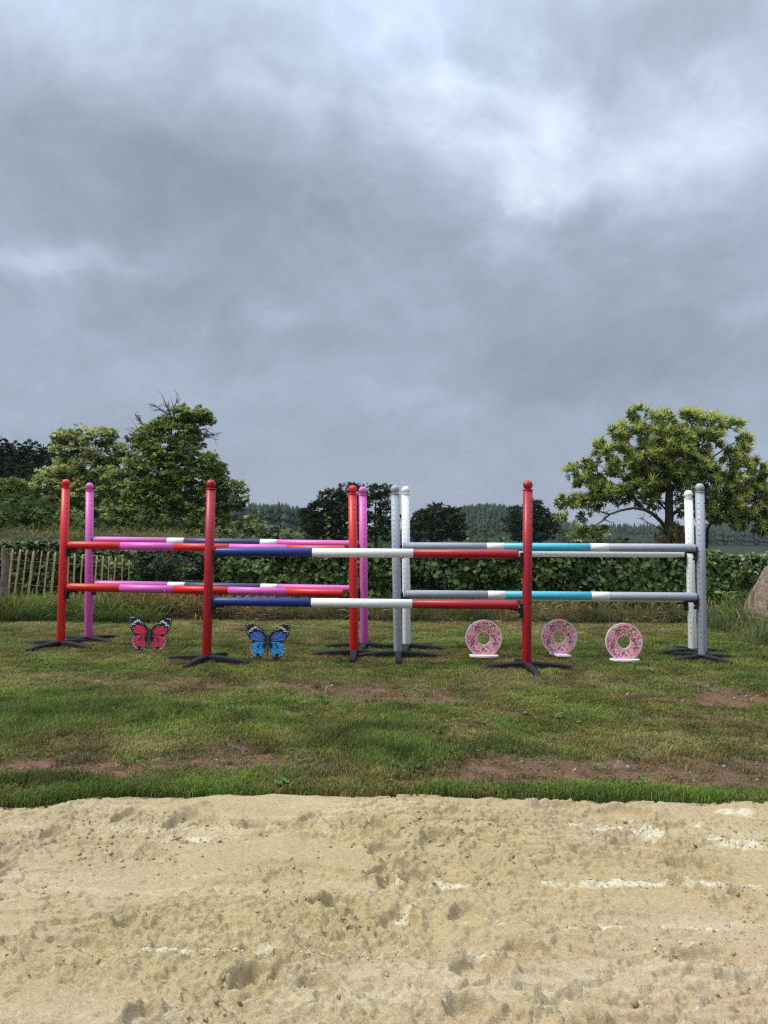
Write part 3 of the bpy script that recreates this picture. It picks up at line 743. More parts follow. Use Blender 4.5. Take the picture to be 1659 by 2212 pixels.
def foot_mesh():
    b = MB(); L = .50; n = 7; vs = []
    for i in range(n):
        t = i / (n - 1); xx = 0.03 + (L - 0.03) * t
        top = 0.078 - 0.040 * t ** 1.7; bot = 0.028 * math.sin(PI * min(t * 1.05, 1)) - 0.004 + (0 if t < 1 else 0.004); w = 0.040 - 0.008 * t
        if i == n - 1: top -= .010; w *= .8
        for (yy_, zz_) in ((-w, bot), (-w, top - .012), (-w + .012, top), (w - .012, top), (w, top - .012), (w, bot)):
            vs.append((xx, yy_, zz_))
    fs = [tuple(range(6)), tuple(reversed(range((n - 1) * 6, n * 6)))]
    for i in range(n - 1):
        for k in range(6):
            k2 = (k + 1) % 6; fs.append((i * 6 + k, (i + 1) * 6 + k, (i + 1) * 6 + k2, i * 6 + k2))
    b.add(vs, fs); me = b.mesh('foot', M['rubber'], False, 0); return me
FOOT = foot_mesh()
def ball_mesh(mat):
    b = MB(); R = .053; prof = [(0.030, 0.0), (0.030, .004)]
    for i in range(13):
        a = -PI / 2 + 0.62 + (PI - .62) * i / 12
        prof.append((max(R * math.cos(a), 0.0002), 0.048 + R * math.sin(a)))
    b.lathe(prof, 28)
    # moulding seam round the ball
    b.tube([(0, 0.0535 * math.cos(a), 0.048 + 0.0535 * math.sin(a)) for a in [(-.9 + 4.95 * i / 26) for i in range(27)]], 0.0011, 5)
    return b.mesh('ball_cap', M[mat], True)
def collar_mesh(mat):
    b = MB(); b.lathe([(0.0, 0), (.053, 0), (.0565, .002), (.0565, .009), (.053, .011), (0.0, .0111)], 28); return b.mesh('collar', M[mat], True)
def post_mesh(mat, H):
    b = MB(); b.lathe([(.044, 0), (.0505, 0.0), (.0515, .003), (.0515, H * .5), (.0515, H), (.0, H)], 32); return b.mesh('post', M[mat], True)
def holes_mesh():
    b = MB()
    for q in range(4):
        a = q * PI / 2; ca_, sa = math.cos(a), math.sin(a)
        z_ = 0.20
        while z_ < 1.68:
            vs = []; m = 8; rr = .0062
            c0 = Vector((ca_, sa, 0)); t0 = Vector((-sa, ca_, 0))
            for k in range(m):
                th = 2 * PI * k / m; uu = rr * math.cos(th)
                rad = math.sqrt(.0522 ** 2 - uu * uu)
                vs.append(c0 * rad + t0 * uu + Vector((0, 0, z_ + rr * math.sin(th))))
            vin = [v * 0.96 + Vector((0, 0, v.z * .04)) for v in vs]
            b.add(vs + vin, [tuple(range(m))] + [(k, k + m, (k + 1) % m + m, (k + 1) % m) for k in range(m)])
            z_ += .0578
    return b.mesh('peg_holes', M['hole'], False)
HOLES = holes_mesh()
def cup_mesh():
    """bracket plate on the post, pin and tongue that carries the pole; built along +X"""
    b = MB()
    b.box((.064, 0, -.058), (.011, .030, .078)); b.box((.072, 0, -.128), (.016, .026, .014))
    b.box((.075, 0, -.058), (.016, .010, .030))
    vs = []
    for i in range(8):
        t = i / 7; xx_ = .064 + .115 * t
        for k in range(7):
            v = -1 + 2 * k / 6
            vs.append((xx_, v * (.036 - .012 * t), -.052 - .010 * t * 0 + .012 * v * v))
    for i in range(8):
        t = i / 7; xx_ = .064 + .115 * t
        for k in range(7):
            v = -1 + 2 * k / 6
            vs.append((xx_, v * (.034 - .012 * t), -.070 + .014 * t + .012 * v * v))
    fs = []
    for base_ in (0, 56):
        for i in range(7):
            for k in range(6):
                q = base_ + i * 7 + k; fs.append((q, q + 7, q + 8, q + 1) if base_ else (q, q + 1, q + 8, q + 7))
    for i in range(7):
        for k in (0, 6): fs.append((i * 7 + k, (i + 1) * 7 + k, 56 + (i + 1) * 7 + k, 56 + i * 7 + k))
    for k in range(6): fs.append((49 + k, 50 + k, 56 + 50 + k, 56 + 49 + k))
    b.add(vs, fs)
    return b.mesh('pole_cup', M['cup'], False)
CUP = cup_mesh()
PM = {}
for mt in ('red', 'pink', 'darkred', 'grey', 'white'):
    PM[mt] = (post_mesh(mt, ZT - .115 - TUBE_Z0 + .06 - .06), collar_mesh(mt), ball_mesh(mt))
POST_POS = {}
for key, bp, tp, mt, ha, fa, label in POSTS:
    d = ray(*bp); t = (TUBE_Z0 - EYE) / d.z; Bp = CAM + d * t
    Tp = at(tp[0], tp[1], Bp.y)
    H = Tp.z; lean = math.atan2(Tp.x - Bp.x, Tp.z - Bp.z)
    root = empty('jump_standard', (Bp.x, Bp.y, 0.0)); tag(root, label, 'jump standard', G_STD)
    body_h = H - TUBE_Z0; hs_ = body_h / (ZT - TUBE_Z0)
    Rl = Matrix.Rotation(lean, 4, 'Y')
    def put(nm, me, zloc, rz=0.0, sz=1.0, parent=root, par_off=0):
        o = bpy.data.objects.new(nm, me); link(o, parent)
        o.matrix_local = Matrix.Translation((0, 0, TUBE_Z0)) @ Rl @ Matrix.Translation((0, 0, zloc)) @ Matrix.Rotation(rz, 4, 'Z') @ Matrix.Diagonal((1, 1, sz, 1))
        return o
    tube_h = ZT - .115 - TUBE_Z0
    post = put('post', PM[mt][0], 0, 0, hs_)
    hl = put('peg_holes', HOLES, 0, math.radians(-90 + ha), hs_); hl['kind'] = 'stuff'
    put('collar', PM[mt][1], tube_h * hs_)
    put('ball_cap', PM[mt][2], tube_h * hs_ + .0112, random.uniform(-.5, .5))
    for k in range(4):
        f_ = bpy.data.objects.new('foot', FOOT); link(f_, root)
        f_.matrix_local = Matrix.Rotation(math.radians(fa - 90 + 90 * k), 4, 'Z')
    POST_POS[key] = (Bp, Tp, root)
    if key == 'D_R':
        bd = MB(); bd.lathe([(0, .0), (.017, .0), (.017, .003), (0, .0031)], 20)
        bo = link(bpy.data.objects.new('badge', bd.mesh('badge', M['black'], True)), root)
        bo.matrix_local = Matrix.Translation((0.027, -0.046, 0.105)) @ Matrix.Rotation(math.radians(28), 4, 'Z') @ Matrix.Rotation(math.radians(90), 4, 'X')
        bd = MB(); pts = [(.007 * math.sin(t), .009 * math.cos(t * .5) - .001, .0036) for t in [i * .5 for i in range(9)]]
        bd.tube(pts, .0014, 5); bm_ = link(bpy.data.objects.new('badge_mark', bd.mesh('badge_mark', M['white'], True)), bo)
# ------------------------------------------------------------------ poles
def band_mesh(R, L, mat, r0=False, r1=False):
    b = MB(); e = .012; prof = []
    prof += [(0.0001, 0), (R - e, 0), (R - .3 * e, .3 * e), (R, e)] if r0 else [(R * .98, 0), (R, 0.0006)]
    prof += [(R, L - e), (R - .3 * e, L - .3 * e), (R - e, L), (0.0001, L)] if r1 else [(R, L - .0006), (R * .98, L)]
    b.lathe(prof, 28); return b.mesh('band', M[mat], True)
G_POLE = 'jump poles resting between the standards'
POLES = [
    ('A', (147.6, 1177.4), (745.8, 1187.5), [('red', .2), ('pink', .4), ('red', .597), ('pink', .8), ('red', 1)], 'upper pole in scarlet and pink bands, of the pair between the scarlet standards'),
    ('A', (146.2, 1268.1), (742.4, 1281.6), [('red', .2), ('pink', .4), ('red', .597), ('pink', .8), ('red', 1)], 'lower pole in scarlet and pink bands, of the pair between the scarlet standards'),
    ('B', (203.6, 1166.8), (773.8, 1176.3), [('pink', .285), ('white', .35), ('navy', .638), ('white', .70), ('pink', 1)], 'upper pink pole with white bands and a long navy middle, between the pink standards'),
    ('B', (205.8, 1262), (773.8, 1273), [('pink', .285), ('white', .35), ('navy', .638), ('white', .70), ('pink', 1)], 'lower pink pole with white bands and a long navy middle, between the pink standards'),
    ('C', (465.8, 1192), (1120, 1197), [('blue', .327), ('white', .66), ('darkred', 1)], 'upper blue, white and dark red pole between the dark red standards'),
    ('C', (463.6, 1299.2), (1117.9, 1307), [('blue', .327), ('white', .66), ('darkred', 1)], 'lower blue, white and dark red pole between the dark red standards, above the blue butterfly'),
    ('D', (870.6, 1180.5), (1501.4, 1183.8), [('grey', .286), ('white', .346), ('cyan', .64), ('white', .703), ('grey', 1)], 'upper grey pole with white bands and a turquoise middle, between the grey standards'),
    ('D', (873.1, 1283.5), (1503.9, 1289.1), [('grey', .286), ('white', .346), ('cyan', .64), ('white', .703), ('grey', 1)], 'lower grey pole with white bands and a turquoise middle, between the grey standards'),
    ('E', (889, 1193), (1476.7, 1196.2), [('white', 1)], 'upper plain white pole between the white standards'),
    ('E', (889, 1288), (1474.5, 1293.3), [('white', 1)], 'lower plain white pole between the white standards'),
]
for key, lp, rp, bands, label in POLES:
    PL, PR = POST_POS[key + '_L'], POST_POS[key + '_R']
    a = at(lp[0], lp[1], PL[0].y); b_ = at(rp[0], rp[1], PR[0].y)
    ax = b_ - a; Lp = ax.length; axn = ax.normalized()
    root = empty('jump_pole', a); tag(root, label, 'jump pole', G_POLE)
    Rq = axn.to_track_quat('Z', 'Y').to_matrix().to_4x4()
    t0 = 0
    for i, (mt, t1_) in enumerate(bands):
        me = band_mesh(.0497 + .0004 * (i % 2), Lp * (t1_ - t0) - (.0 if i == len(bands) - 1 else .001), mt, i == 0, i == len(bands) - 1)
        o = link(bpy.data.objects.new('band', me), root)
        o.matrix_local = Rq @ Matrix.Translation((0, 0, Lp * t0)) @ Matrix.Rotation(random.uniform(0, 6), 4, 'Z'); t0 = t1_
    # cups: fixed to each standard, facing along the pole
    for (Bp, Tp, rt), end, sgn in ((PL, a, 1), (PR, b_, -1)):
        ang = math.atan2(ax.y * sgn, ax.x * sgn)
        fz = (end.z - Bp.z) / (Tp.z - Bp.z); cxp = Bp.lerp(Tp, fz)
        c_ = link(bpy.data.objects.new('pole_cup', CUP), rt)
        c_.matrix_local = Matrix.Translation((cxp.x - Bp.x, cxp.y - Bp.y, end.z - .003)) @ Matrix.Rotation(ang, 4, 'Z') @ Matrix.Rotation(math.atan2(Tp.x - Bp.x, Tp.z - Bp.z) * sgn, 4, 'Y')

# ------------------------------------------------------------------ butterflies
def ell(cx, cy, a, b, ang=0, n=12):
    c, s_ = math.cos(ang), math.sin(ang)
    return [(cx + a * math.cos(2 * PI * k / n) * c - b * math.sin(2 * PI * k / n) * s_, cy + a * math.cos(2 * PI * k / n) * s_ + b * math.sin(2 * PI * k / n) * c) for k in range(n)]
def smooth_poly(p, it=2):
    for _ in range(it):
        q = []
        for i in range(len(p)):
            a, b = p[i], p[(i + 1) % len(p)]
            q.append((a[0] * .75 + b[0] * .25, a[1] * .75 + b[1] * .25)); q.append((a[0] * .25 + b[0] * .75, a[1] * .25 + b[1] * .75))
        p = q
    return p
OUT = [(1358, 268), (1372, 262), (1395, 225), (1430, 192), (1480, 165), (1530, 153), (1553, 166), (1553, 205), (1545, 242), (1533, 275), (1515, 302), (1482, 318), (1500, 330), (1512, 360), (1508, 398), (1494, 428), (1466, 452), (1428, 458), (1396, 440), (1377, 405), (1362, 350), (1356, 330)]
FORE = [[(1369, 300), (1392, 268), (1420, 236), (1444, 229), (1452, 240), (1424, 272)], [(1371, 303), (1427, 273), (1455, 240), (1472, 231), (1486, 238), (1483, 252), (1440, 286)],
        [(1373, 306), (1443, 287), (1486, 254), (1500, 245), (1512, 252), (1510, 268), (1500, 276), (1450, 296)], [(1374, 309), (1450, 298), (1502, 278), (1512, 283), (1508, 296), (1490, 306), (1440, 311), (1400, 313)]]
HIND = [[(1368, 326), (1380, 320), (1430, 318), (1470, 324), (1480, 334), (1440, 336)], [(1369, 329), (1442, 338), (1482, 336), (1497, 348), (1499, 360), (1485, 364)], [(1369, 334), (1484, 366), (1501, 366), (1501, 384), (1490, 392)],
        [(1370, 341), (1486, 393), (1496, 396), (1492, 410), (1478, 416)], [(1371, 350), (1474, 417), (1484, 418), (1474, 432), (1460, 434)], [(1372, 358), (1456, 434), (1464, 438), (1448, 447), (1432, 444)], [(1373, 368), (1428, 443), (1418, 446), (1402, 436), (1384, 408)]]
SPOTS = [(1458, 190, 13, 6, -.5), (1472, 194, 17, 8, .55), (1495, 204, 16, 8, .4), (1503, 212, 10, 7, .2), (1447, 208, 7, 4, -.6), (1520, 225, 8, 6, 0), (1508, 228, 5, 5, 0), (1496, 226, 5, 4, 0), (1440, 205, 5, 3, 0), (1424, 213, 5, 4, 0),
         (1509, 163, 6, 4, 0), (1520, 162, 4, 3, 0), (1530, 163, 6, 3, 0), (1540, 168, 4, 4, 0), (1537, 182, 3, 3, 0), (1478, 181, 4, 3, 0), (1535, 228, 4, 4, 0), (1532, 240, 4, 4, 0), (1528, 250, 3, 4, 0), (1411, 226, 3, 3, 0), (1546, 196, 3, 3, 0), (1544, 212, 3, 3, 0), (1514, 268, 3, 3, 0)]
EDGE = [(1494, 336, 4), (1503, 350, 4), (1506, 364, 4.5), (1506, 379, 4.5), (1503, 393, 4.5), (1499, 405, 4.5), (1493, 417, 5), (1486, 427, 4.5), (1477, 437, 5), (1467, 444, 4.5), (1455, 450, 5), (1443, 452, 4), (1431, 451, 4), (1419, 449, 4), (1498, 342, 2), (1404, 443, 3), (1390, 424, 3)]
HEARTS = [(1422, 338, 7, 6), (1437, 353, 8, 6), (1432, 343, 4, 4), (1440, 368, 9, 7), (1437, 377, 6, 4)]
def butterfly(px, py, cfore, chind, label, tilt, scale=.00130, px2=None, yaw=0.0):
    c = gnd(px, py, .01)
    root = empty('butterfly_panel', (c.x, c.y, 0.0), yaw); tag(root, label, 'butterfly cutout', 'butterfly cutout panels on the grass')
    tm = Matrix.Rotation(math.radians(-4), 4, 'X') @ Matrix.Rotation(tilt, 4, 'Y')
    T = lambda p, s_: ((p[0] - 1353) * scale * s_, (462 - p[1]) * scale + .012)
    def part(name, polys, y0, y1, mat, cols=None, parent=root):
        b = MB()
        for i, (pl, s_) in enumerate(polys):
            pp = [T(p, s_) for p in pl]; pp = pp if s_ > 0 else pp[::-1]
            if cols: b.col = cols[i]
            b.prism(pp, y0, y1)
        o = b.build(name, mat, parent); o.matrix_local = tm; return o
    for s_ in (1, -1):
        w = part('wing', [(smooth_poly(OUT, 2), s_)], -.004, .006, M['black'])
        inv = Matrix.Identity(4)
        def sub(name, polys, y0, y1, mat, cols):
            b = MB()
            for i, pl in enumerate(polys):
                pp = [T(p, s_) for p in pl]; pp = pp if s_ > 0 else pp[::-1]
                b.col = cols[i]; b.prism(pp, y0, y1)
            o_ = b.build(name, mat, w)
            if name.endswith('spots'): o_['kind'] = 'stuff'
            return o_
        sub('forewing_print', [smooth_poly(p, 1) for p in FORE], -.0052, -.0038, M['print'], [tuple(k * (1 + .18 * ((i % 2) * 2 - 1)) for k in cfore) for i in range(len(FORE))])
        sub('hindwing_print', [smooth_poly(p, 1) for p in HIND], -.0052, -.0038, M['print'], [tuple(k * (1 + .12 * ((i % 2) * 2 - 1)) for k in chind) for i in range(len(HIND))])
        sub('white_spots', [ell(x_, y_, a_, b__, g_) for x_, y_, a_, b__, g_ in SPOTS] + [ell(x_, y_, a_, a_ * .9) for x_, y_, a_ in EDGE], -.0062, -.0040, M['print'], [(.78, .80, .82)] * (len(SPOTS) + len(EDGE)))
        sub('dark_spots', [ell(x_, y_, a_, b__) for x_, y_, a_, b__ in HEARTS] + [[(1368, 318), (1430, 314), (1482, 317), (1482, 320), (1430, 318), (1368, 322)]], -.0064, -.0050, M['print'], [(.012, .012, .016)] * (len(HEARTS) + 1))
    part('body', [(smooth_poly([(1353, 262), (1362, 268), (1365, 290), (1362, 330), (1360, 380), (1358, 430), (1353, 437), (1348, 430), (1346, 380), (1344, 330), (1341, 290), (1344, 268)], 2), 1)], -.010, .008, M['print'], [(.05, .05, .065)])
    b = MB()
    for s_ in (1, -1):
        b.tube([(p[0], -.003, p[1]) for p in [T(q, s_) for q in ((1356, 268), (1362, 245), (1372, 225), (1382, 206))]], [.0022, .0018, .0016, .0034], 6)
    o = b.build('antennae', M['black'], root, True); o.matrix_local = tm
    for sx_ in (-1, 1):
        b = MB(); b.box((sx_ * .112, -.01, .014), (.040, .055, .014)); b.box((sx_ * .112, .0, .040), (.014, .012, .022)); b.build('base', M['cup'], root, bevel=.003)
butterfly(320.5, 1405, (.66, .034, .085), (.70, .045, .10), 'red butterfly cutout with black and white wing edges, nearest the picket fence', 0.03)
butterfly(577.5, 1421, (.075, .175, .56), (.055, .40, .86), 'blue butterfly cutout with black and white wing edges on the grass', 0.0, .00128)

# ------------------------------------------------------------------ donut panels
def annulus(b, r0, r1, y0, y1, n=56, c=(0, 0)):
    vs = []
    for k in range(n):
        a = 2 * PI * k / n; ca_, sa = math.cos(a), math.sin(a)
        vs += [(c[0] + r0 * ca_, y0, c[1] + r0 * sa), (c[0] + r1 * ca_, y0, c[1] + r1 * sa), (c[0] + r1 * ca_, y1, c[1] + r1 * sa), (c[0] + r0 * ca_, y1, c[1] + r0 * sa)]
    fs = []
    for k in range(n):
        a = 4 * k; d = 4 * ((k + 1) % n)
        for i in range(4): fs.append((a + i, a + (i + 1) % 4, d + (i + 1) % 4, d + i))
    b.add(vs, fs)
m, nt, b = new_mat('pink_icing_print'); M['icing'] = m
oc = N(nt, 'ShaderNodeTexCoord').outputs['Object']
nn = tnoise(nt, 9, 4, 0.55, oc); nt.links.new(ramp2(nt, nn.outputs['Fac'], [(0.3, (.70, .26, .32)), (.5, (.80, .37, .43)), (.7, (.86, .52, .56))]), b.inputs['Base Color']); b.inputs['Roughness'].default_value = .3
SPR = [(.55, .04, .04), (.60, .42, .10), (.20, .08, .30), (.45, .08, .06), (.80, .74, .66), (.10, .25, .30), (.60, .10, .16), (.16, .06, .04), (.75, .30, .22), (.30, .14, .36), (.08, .26, .30), (.70, .62, .30), (.62, .05, .12), (.20, .03, .06)]
def sprinkles_mesh():
    r = random.Random(5); b = MB(); lay = 0
    clusters = [(.02, .145, .045, 44), (.075, .125, .035, 26), (-.045, .13, .035, 18), (-.13, .0, .035, 14), (-.12, -.07, .03, 12), (.01, -.13, .03, 10), (.15, .0, .03, 9)]
    pts = []
    for cx, cz, sd, n in clusters:
        pts += [(r.gauss(cx, sd), r.gauss(cz, sd * .7)) for _ in range(n)]
    for _ in range(125):
        q = math.sqrt(r.uniform(.08 ** 2, .2 ** 2)); a = r.uniform(0, 2 * PI); pts.append((q * math.cos(a), q * math.sin(a)))
    for i, (x_, z_) in enumerate(pts):
        q = math.hypot(x_, z_)
        if q < .088 or q > .197: continue
        L = r.uniform(.0085, .0150); w = r.uniform(.0042, .0062); a = r.uniform(0, PI); c = list(r.choice(SPR)); b.col = tuple(c)
        p = [(L, -w * .5), (L, w * .5), (L * .7, w), (-L * .7, w), (-L, w * .5), (-L, -w * .5), (-L * .7, -w), (L * .7, -w)]
        ca_, sa = math.cos(a), math.sin(a); d = .00004 * (i % 30)
        b.prism([(x_ + u * ca_ - v * sa, z_ + u * sa + v * ca_) for u, v in p], -.0098 - d, -.0075)
    return b.mesh('sprinkles', M['print'])
SPRM = sprinkles_mesh()
b = MB(); annulus(b, .0735, .2155, -.006, .012); PANEL = b.mesh('panel', M['white'])
b = MB(); annulus(b, .0765, .2115, -.0082, -.005); ICING = b.mesh('icing', M['icing'])
G_D = 'pink donut cutout panels'
for (px, py, kind, tilt, sc_, label) in ((1045, 1380, 'oval', .02, 1.0, 'pink sprinkled donut cutout on an oval white foot, left of the dark red standard'), (1208, 1377.5, 'slab', -.03, .985, 'pink sprinkled donut cutout on a slanted square-cut white foot, between two other donuts'),
                                         (1348, 1388, 'oval', .05, 1.0, 'pink sprinkled donut cutout on a low oval foot, rightmost of the three')):
    d_ = {1045: 9.1, 1208: 9.2, 1348: 8.95}[px]
    c = at(px, py, d_); c.z += .008; root = empty('donut_panel', (c.x, c.y, 0)); tag(root, label, 'donut cutout', G_D)
    for nm, me in (('panel', PANEL), ('icing', ICING), ('sprinkles', SPRM)):
        o = link(bpy.data.objects.new(nm, me), root if nm == 'panel' else PN); 
        if nm == 'panel': PN = o; o.matrix_local = Matrix.Translation((0, 0, c.z)) @ Matrix.Rotation(math.radians(-3), 4, 'X') @ Matrix.Rotation(tilt, 4, 'Y') @ Matrix.Diagonal((sc_, 1, sc_, 1))
        if nm == 'sprinkles': o['kind'] = 'stuff'
    fb = MB()
    if kind == 'oval':
        vs = ell(0, -.02, .172, .095, 0, 32); top = c.z - .2155 + .022
        n_ = 32; fb.add([(u, v, top - .018) for u, v in vs] + [(u, v, top) for u, v in vs], [tuple(reversed(range(n_))), tuple(range(n_, 2 * n_))] + [(i, (i + 1) % n_, (i + 1) % n_ + n_, i + n_) for i in range(n_)])
    else:
        top = c.z - .2155 + .018; pl = [(-.10, .09), (.05, .10), (.115, -.12), (-.035, -.12)]
        fb.add([(u, v, top - .016) for u, v in pl] + [(u, v, top) for u, v in pl], [(3, 2, 1, 0), (4, 5, 6, 7)] + [(i, (i + 1) % 4, (i + 1) % 4 + 4, i + 4) for i in range(4)])
    fb.build('foot', M['white'], root)

# ------------------------------------------------------------------ picket fence
fence = empty('picket_fence', (at(150, 1295, 13.6).x, 13.6, .2)); tag(fence, 'chestnut paling fence of leaning wired pickets at the left edge', 'fence')
fo = fence.location.copy()
Z1 = lambda x_, y_: (x_ * .28, 1095 + y_ * .28)
PK = [((99, 322), (60, 700)), ((157, 325), (108, 700)), ((208, 330), (163, 700)), ((262, 338), (215, 712)), ((325, 340), (272, 722)), ((372, 345), (333, 722)), ((428, 348), (388, 726)), ((482, 352), (446, 726)), ((530, 358), (518, 726)), ((578, 360), (566, 726)),
      ((637, 365), (612, 726)), ((692, 368), (676, 730)), ((750, 372), (722, 730)), ((797, 378), (770, 730)), ((842, 388), (826, 732)), ((893, 388), (868, 732)), ((948, 395), (930, 735)), ((998, 410), (990, 735)), ((-14, 320), (-30, 700)), ((-66, 318), (-80, 700)), ((-120, 318), (-128, 700)), ((-170, 318), (-190, 700))]
wires = {0: [], 1: []}
order = sorted(PK, key=lambda p: p[0][0])
r = random.Random(3)
for (tx, ty), (bx, by) in order:
    Yp = 13.25 + max(tx, -200) / 1000 * 1.25
    T_ = at(*Z1(tx, ty), Yp); B_ = at(*Z1(bx, by), Yp)
    ax = T_ - B_; L = ax.length; w = r.uniform(.024, .031); th = .011
    b = MB(); n = 6; vs = []
    for i in range(n + 1):
        t = i / n; zz = L * t; off = r.uniform(-.004, .004); ww = w * r.uniform(.88, 1.08)
        if i == n: ww = .004
        if i == n - 1: zz = L * .925
        yb = r.uniform(-.003, .003)
        vs += [(off - ww, yb - th, zz), (off + ww, yb - th * .6, zz), (off + ww * .9, yb + th, zz), (off - ww, yb + th * .7, zz)]
    fs = [(3, 2, 1, 0), tuple(4 * n + k for k in range(4))]
    for i in range(n):
        for k in range(4): fs.append((4 * i + k, 4 * i + (k + 1) % 4, 4 * i + 4 + (k + 1) % 4, 4 * i + 4 + k))
    b.add(vs, fs); me = b.mesh('picket', M['wood'])
    o = link(bpy.data.objects.new('picket', me), fence)
    o.matrix_local = Matrix.Translation(B_ - fo) @ ax.to_track_quat('Z', 'Y').to_matrix().to_4x4() @ Matrix.Rotation(r.uniform(-.25, .25), 4, 'Z')
    wires[0].append(B_.lerp(T_, .78) - fo); wires[1].append(B_.lerp(T_, .30) - fo)
for k in (0, 1):
    pts = []
    ws_ = wires[k]
    for i in range(len(ws_)):
        pts.append(ws_[i] + Vector((0, -.014, 0)))
        if i < len(ws_) - 1: pts.append(ws_[i].lerp(ws_[i + 1], .5) + Vector((0, .0, -.008)))
    b = MB(); b.tube(pts, .0028, 5)
    b.tube([p + Vector((0, .026 if i % 2 == 0 else .0, .004 * (1 if i % 2 else -1))) for i, p in enumerate(pts)], .0028, 5)
    b.build('wire', M['wire'], fence)
b = MB(); pb = at(8, 1302, 13.1); n = 9; pts = [Vector((.012 * math.sin(i * 1.3), 0, -.25 + 1.18 * i / n)) for i in range(n + 1)]
b.tube(pts, [.066, .070, .064, .068, .060, .064, .058, .062, .056, .050], 12)
o = b.build('fence_post', M['oldwood'], fence); o.location = Vector((pb.x, 13.1, pb.z)) - fo
r2 = np.random.default_rng(4)
for v in o.data.vertices:
    q = 1 + .09 * math.sin(v.co.x * 90 + v.index) ; v.co.x *= q; v.co.y *= q

# ------------------------------------------------------------------ boulder
_bm = bmesh.new(); bmesh.ops.create_icosphere(_bm, subdivisions=6, radius=1.0)
V = np.array([v.co[:] for v in _bm.verts]); F = np.array([[v.index for v in f.verts] for f in _bm.faces]); _bm.free()
nrm = V.copy()
planes = np.random.default_rng(8).normal(size=(16, 3)); planes /= np.linalg.norm(planes, axis=1, keepdims=True)
hh = np.random.default_rng(9).uniform(.72, .95, 16)
sc_ = np.min(np.where(nrm @ planes.T > 0.05, hh[None] / np.clip(nrm @ planes.T, .05, None), 9), axis=1)
V = V * np.minimum(sc_, 1.05)[:, None]
def n3(v, f, s, o=4): return fbm(v[:, 0] * f + v[:, 2] * f * .7, v[:, 1] * f - v[:, 2] * f * .8, o, s, .6)
V = V * (1 + .05 * n3(V, 2.5, 131) + .022 * n3(V, 9, 132) + .008 * n3(V, 30, 133))[:, None]
V = V * np.array([.60, .50, .98])
shear = V[:, 2:3] * np.array([[.10, 0, 0]]); V = V + shear
bc = gnd(1620, 1372); bpos = Vector((bc.x + .72, bc.y + .35, .22))
t_ = np.clip(.5 + 1.2 * n3(nrm, 2.2, 134), 0, 1)[:, None]; l_ = (np.clip(n3(nrm, 6, 135, 5) - .12, 0, 1) * 3).clip(0, 1)[:, None]
cc = np.array([.17, .122, .085]) * (1 - t_) + np.array([.23, .19, .15]) * t_; cc = cc * (1 - .6 * l_) + np.array([.42, .39, .33]) * .6 * l_
dk = (np.clip(n3(nrm, 5, 136, 5) - .2, 0, 1) * 3).clip(0, 1)[:, None]; cc = cc * (1 - .5 * dk) + np.array([.12, .09, .07]) * .5 * dk
M['rock'] = vcol_mat('boulder_rock', .9, 0, .2, 22, .55, bump=1.0)
bo = obj_np('boulder', V, F, M['rock'], None, cc, True); bo.location = bpos
tag(bo, 'big rough brown boulder with pale lichen at the right edge', 'boulder')

# ------------------------------------------------------------------ leaves, hedges, trees
def leaf_tpl(kind):
    if kind == 'round':      # hazel: roundish, folded, pointed tip
        o = [(0, 0, 0), (.42, .22, .05), (.50, .55, .07), (.30, .86, .04), (0, 1.02, -.06), (-.30, .86, .04), (-.50, .55, .07), (-.42, .22, .05), (0, .5, -.04)]
        V = np.array(o, float); V[:, 1] -= 0
        F = np.array([(8, 0, 1), (8, 1, 2), (8, 2, 3), (8, 3, 4), (8, 4, 5), (8, 5, 6), (8, 6, 7), (8, 7, 0)]); return V, F
    if kind == 'lance':      # chestnut: long, toothed, drooping tip
        V = np.array([(0, 0, 0), (.13, .25, .03), (.15, .55, .0), (.08, .85, -.09), (0, 1.0, -.17), (-.08, .85, -.09), (-.15, .55, .0), (-.13, .25, .03), (0, .4, -.015)], float)
        F = np.array([(8, 0, 1), (8, 1, 2), (8, 2, 3), (8, 3, 4), (8, 4, 5), (8, 5, 6), (8, 6, 7), (8, 7, 0)]); return V, F
    if kind == 'diamond':
        return np.array([(0, 0, 0), (.30, .45, .06), (0, 1, -.06), (-.30, .45, .06)], float), np.array([(0, 1, 2), (0, 2, 3)])
    if kind == 'trio':
        V = []; F = []
        for a, L in ((-.8, .85), (0, 1.0), (.8, .85)):
            c, s_ = math.cos(a), math.sin(a); b = len(V)
            for u, v, w in ((0, 0, 0), (.2, .5, .06), (0, 1, -.12), (-.2, .5, .06)):
                u *= L; v *= L; V.append((u * c + v * s_, -u * s_ + v * c, w + .05 * abs(a)))
            F += [(b, b + 1, b + 2), (b, b + 2, b + 3)]
        return np.array(V), np.array(F)
    if kind == 'spray':      # a twig end with several leaflets, for distant crowns
        V = []; F = []
        for a, L in ((-1.1, .7), (-.55, .9), (0, 1.0), (.55, .9), (1.1, .7)):
            c, s_ = math.cos(a), math.sin(a); b = len(V)
            for u, v, w in ((0, 0, 0), (.16, .5, .05), (0, 1, -.10), (-.16, .5, .05)):
                u *= L; v *= L; V.append((u * c + v * s_, -u * s_ + v * c, w + .05 * abs(a)))
            F += [(b, b + 1, b + 2), (b, b + 2, b + 3)]
        return np.array(V), np.array(F)
ROUND, LANCE, DIAM, SPRAY, TRIO = [leaf_tpl(k) for k in ('round', 'lance', 'diamond', 'spray', 'trio')]
def leaves(tpl, pos, dirs, roll, scl, cols):
    V, F = place(tpl[0], tpl[1], pos, frames(dirs, roll), scl)
    return V, F, np.repeat(cols, len(tpl[0]), 0)
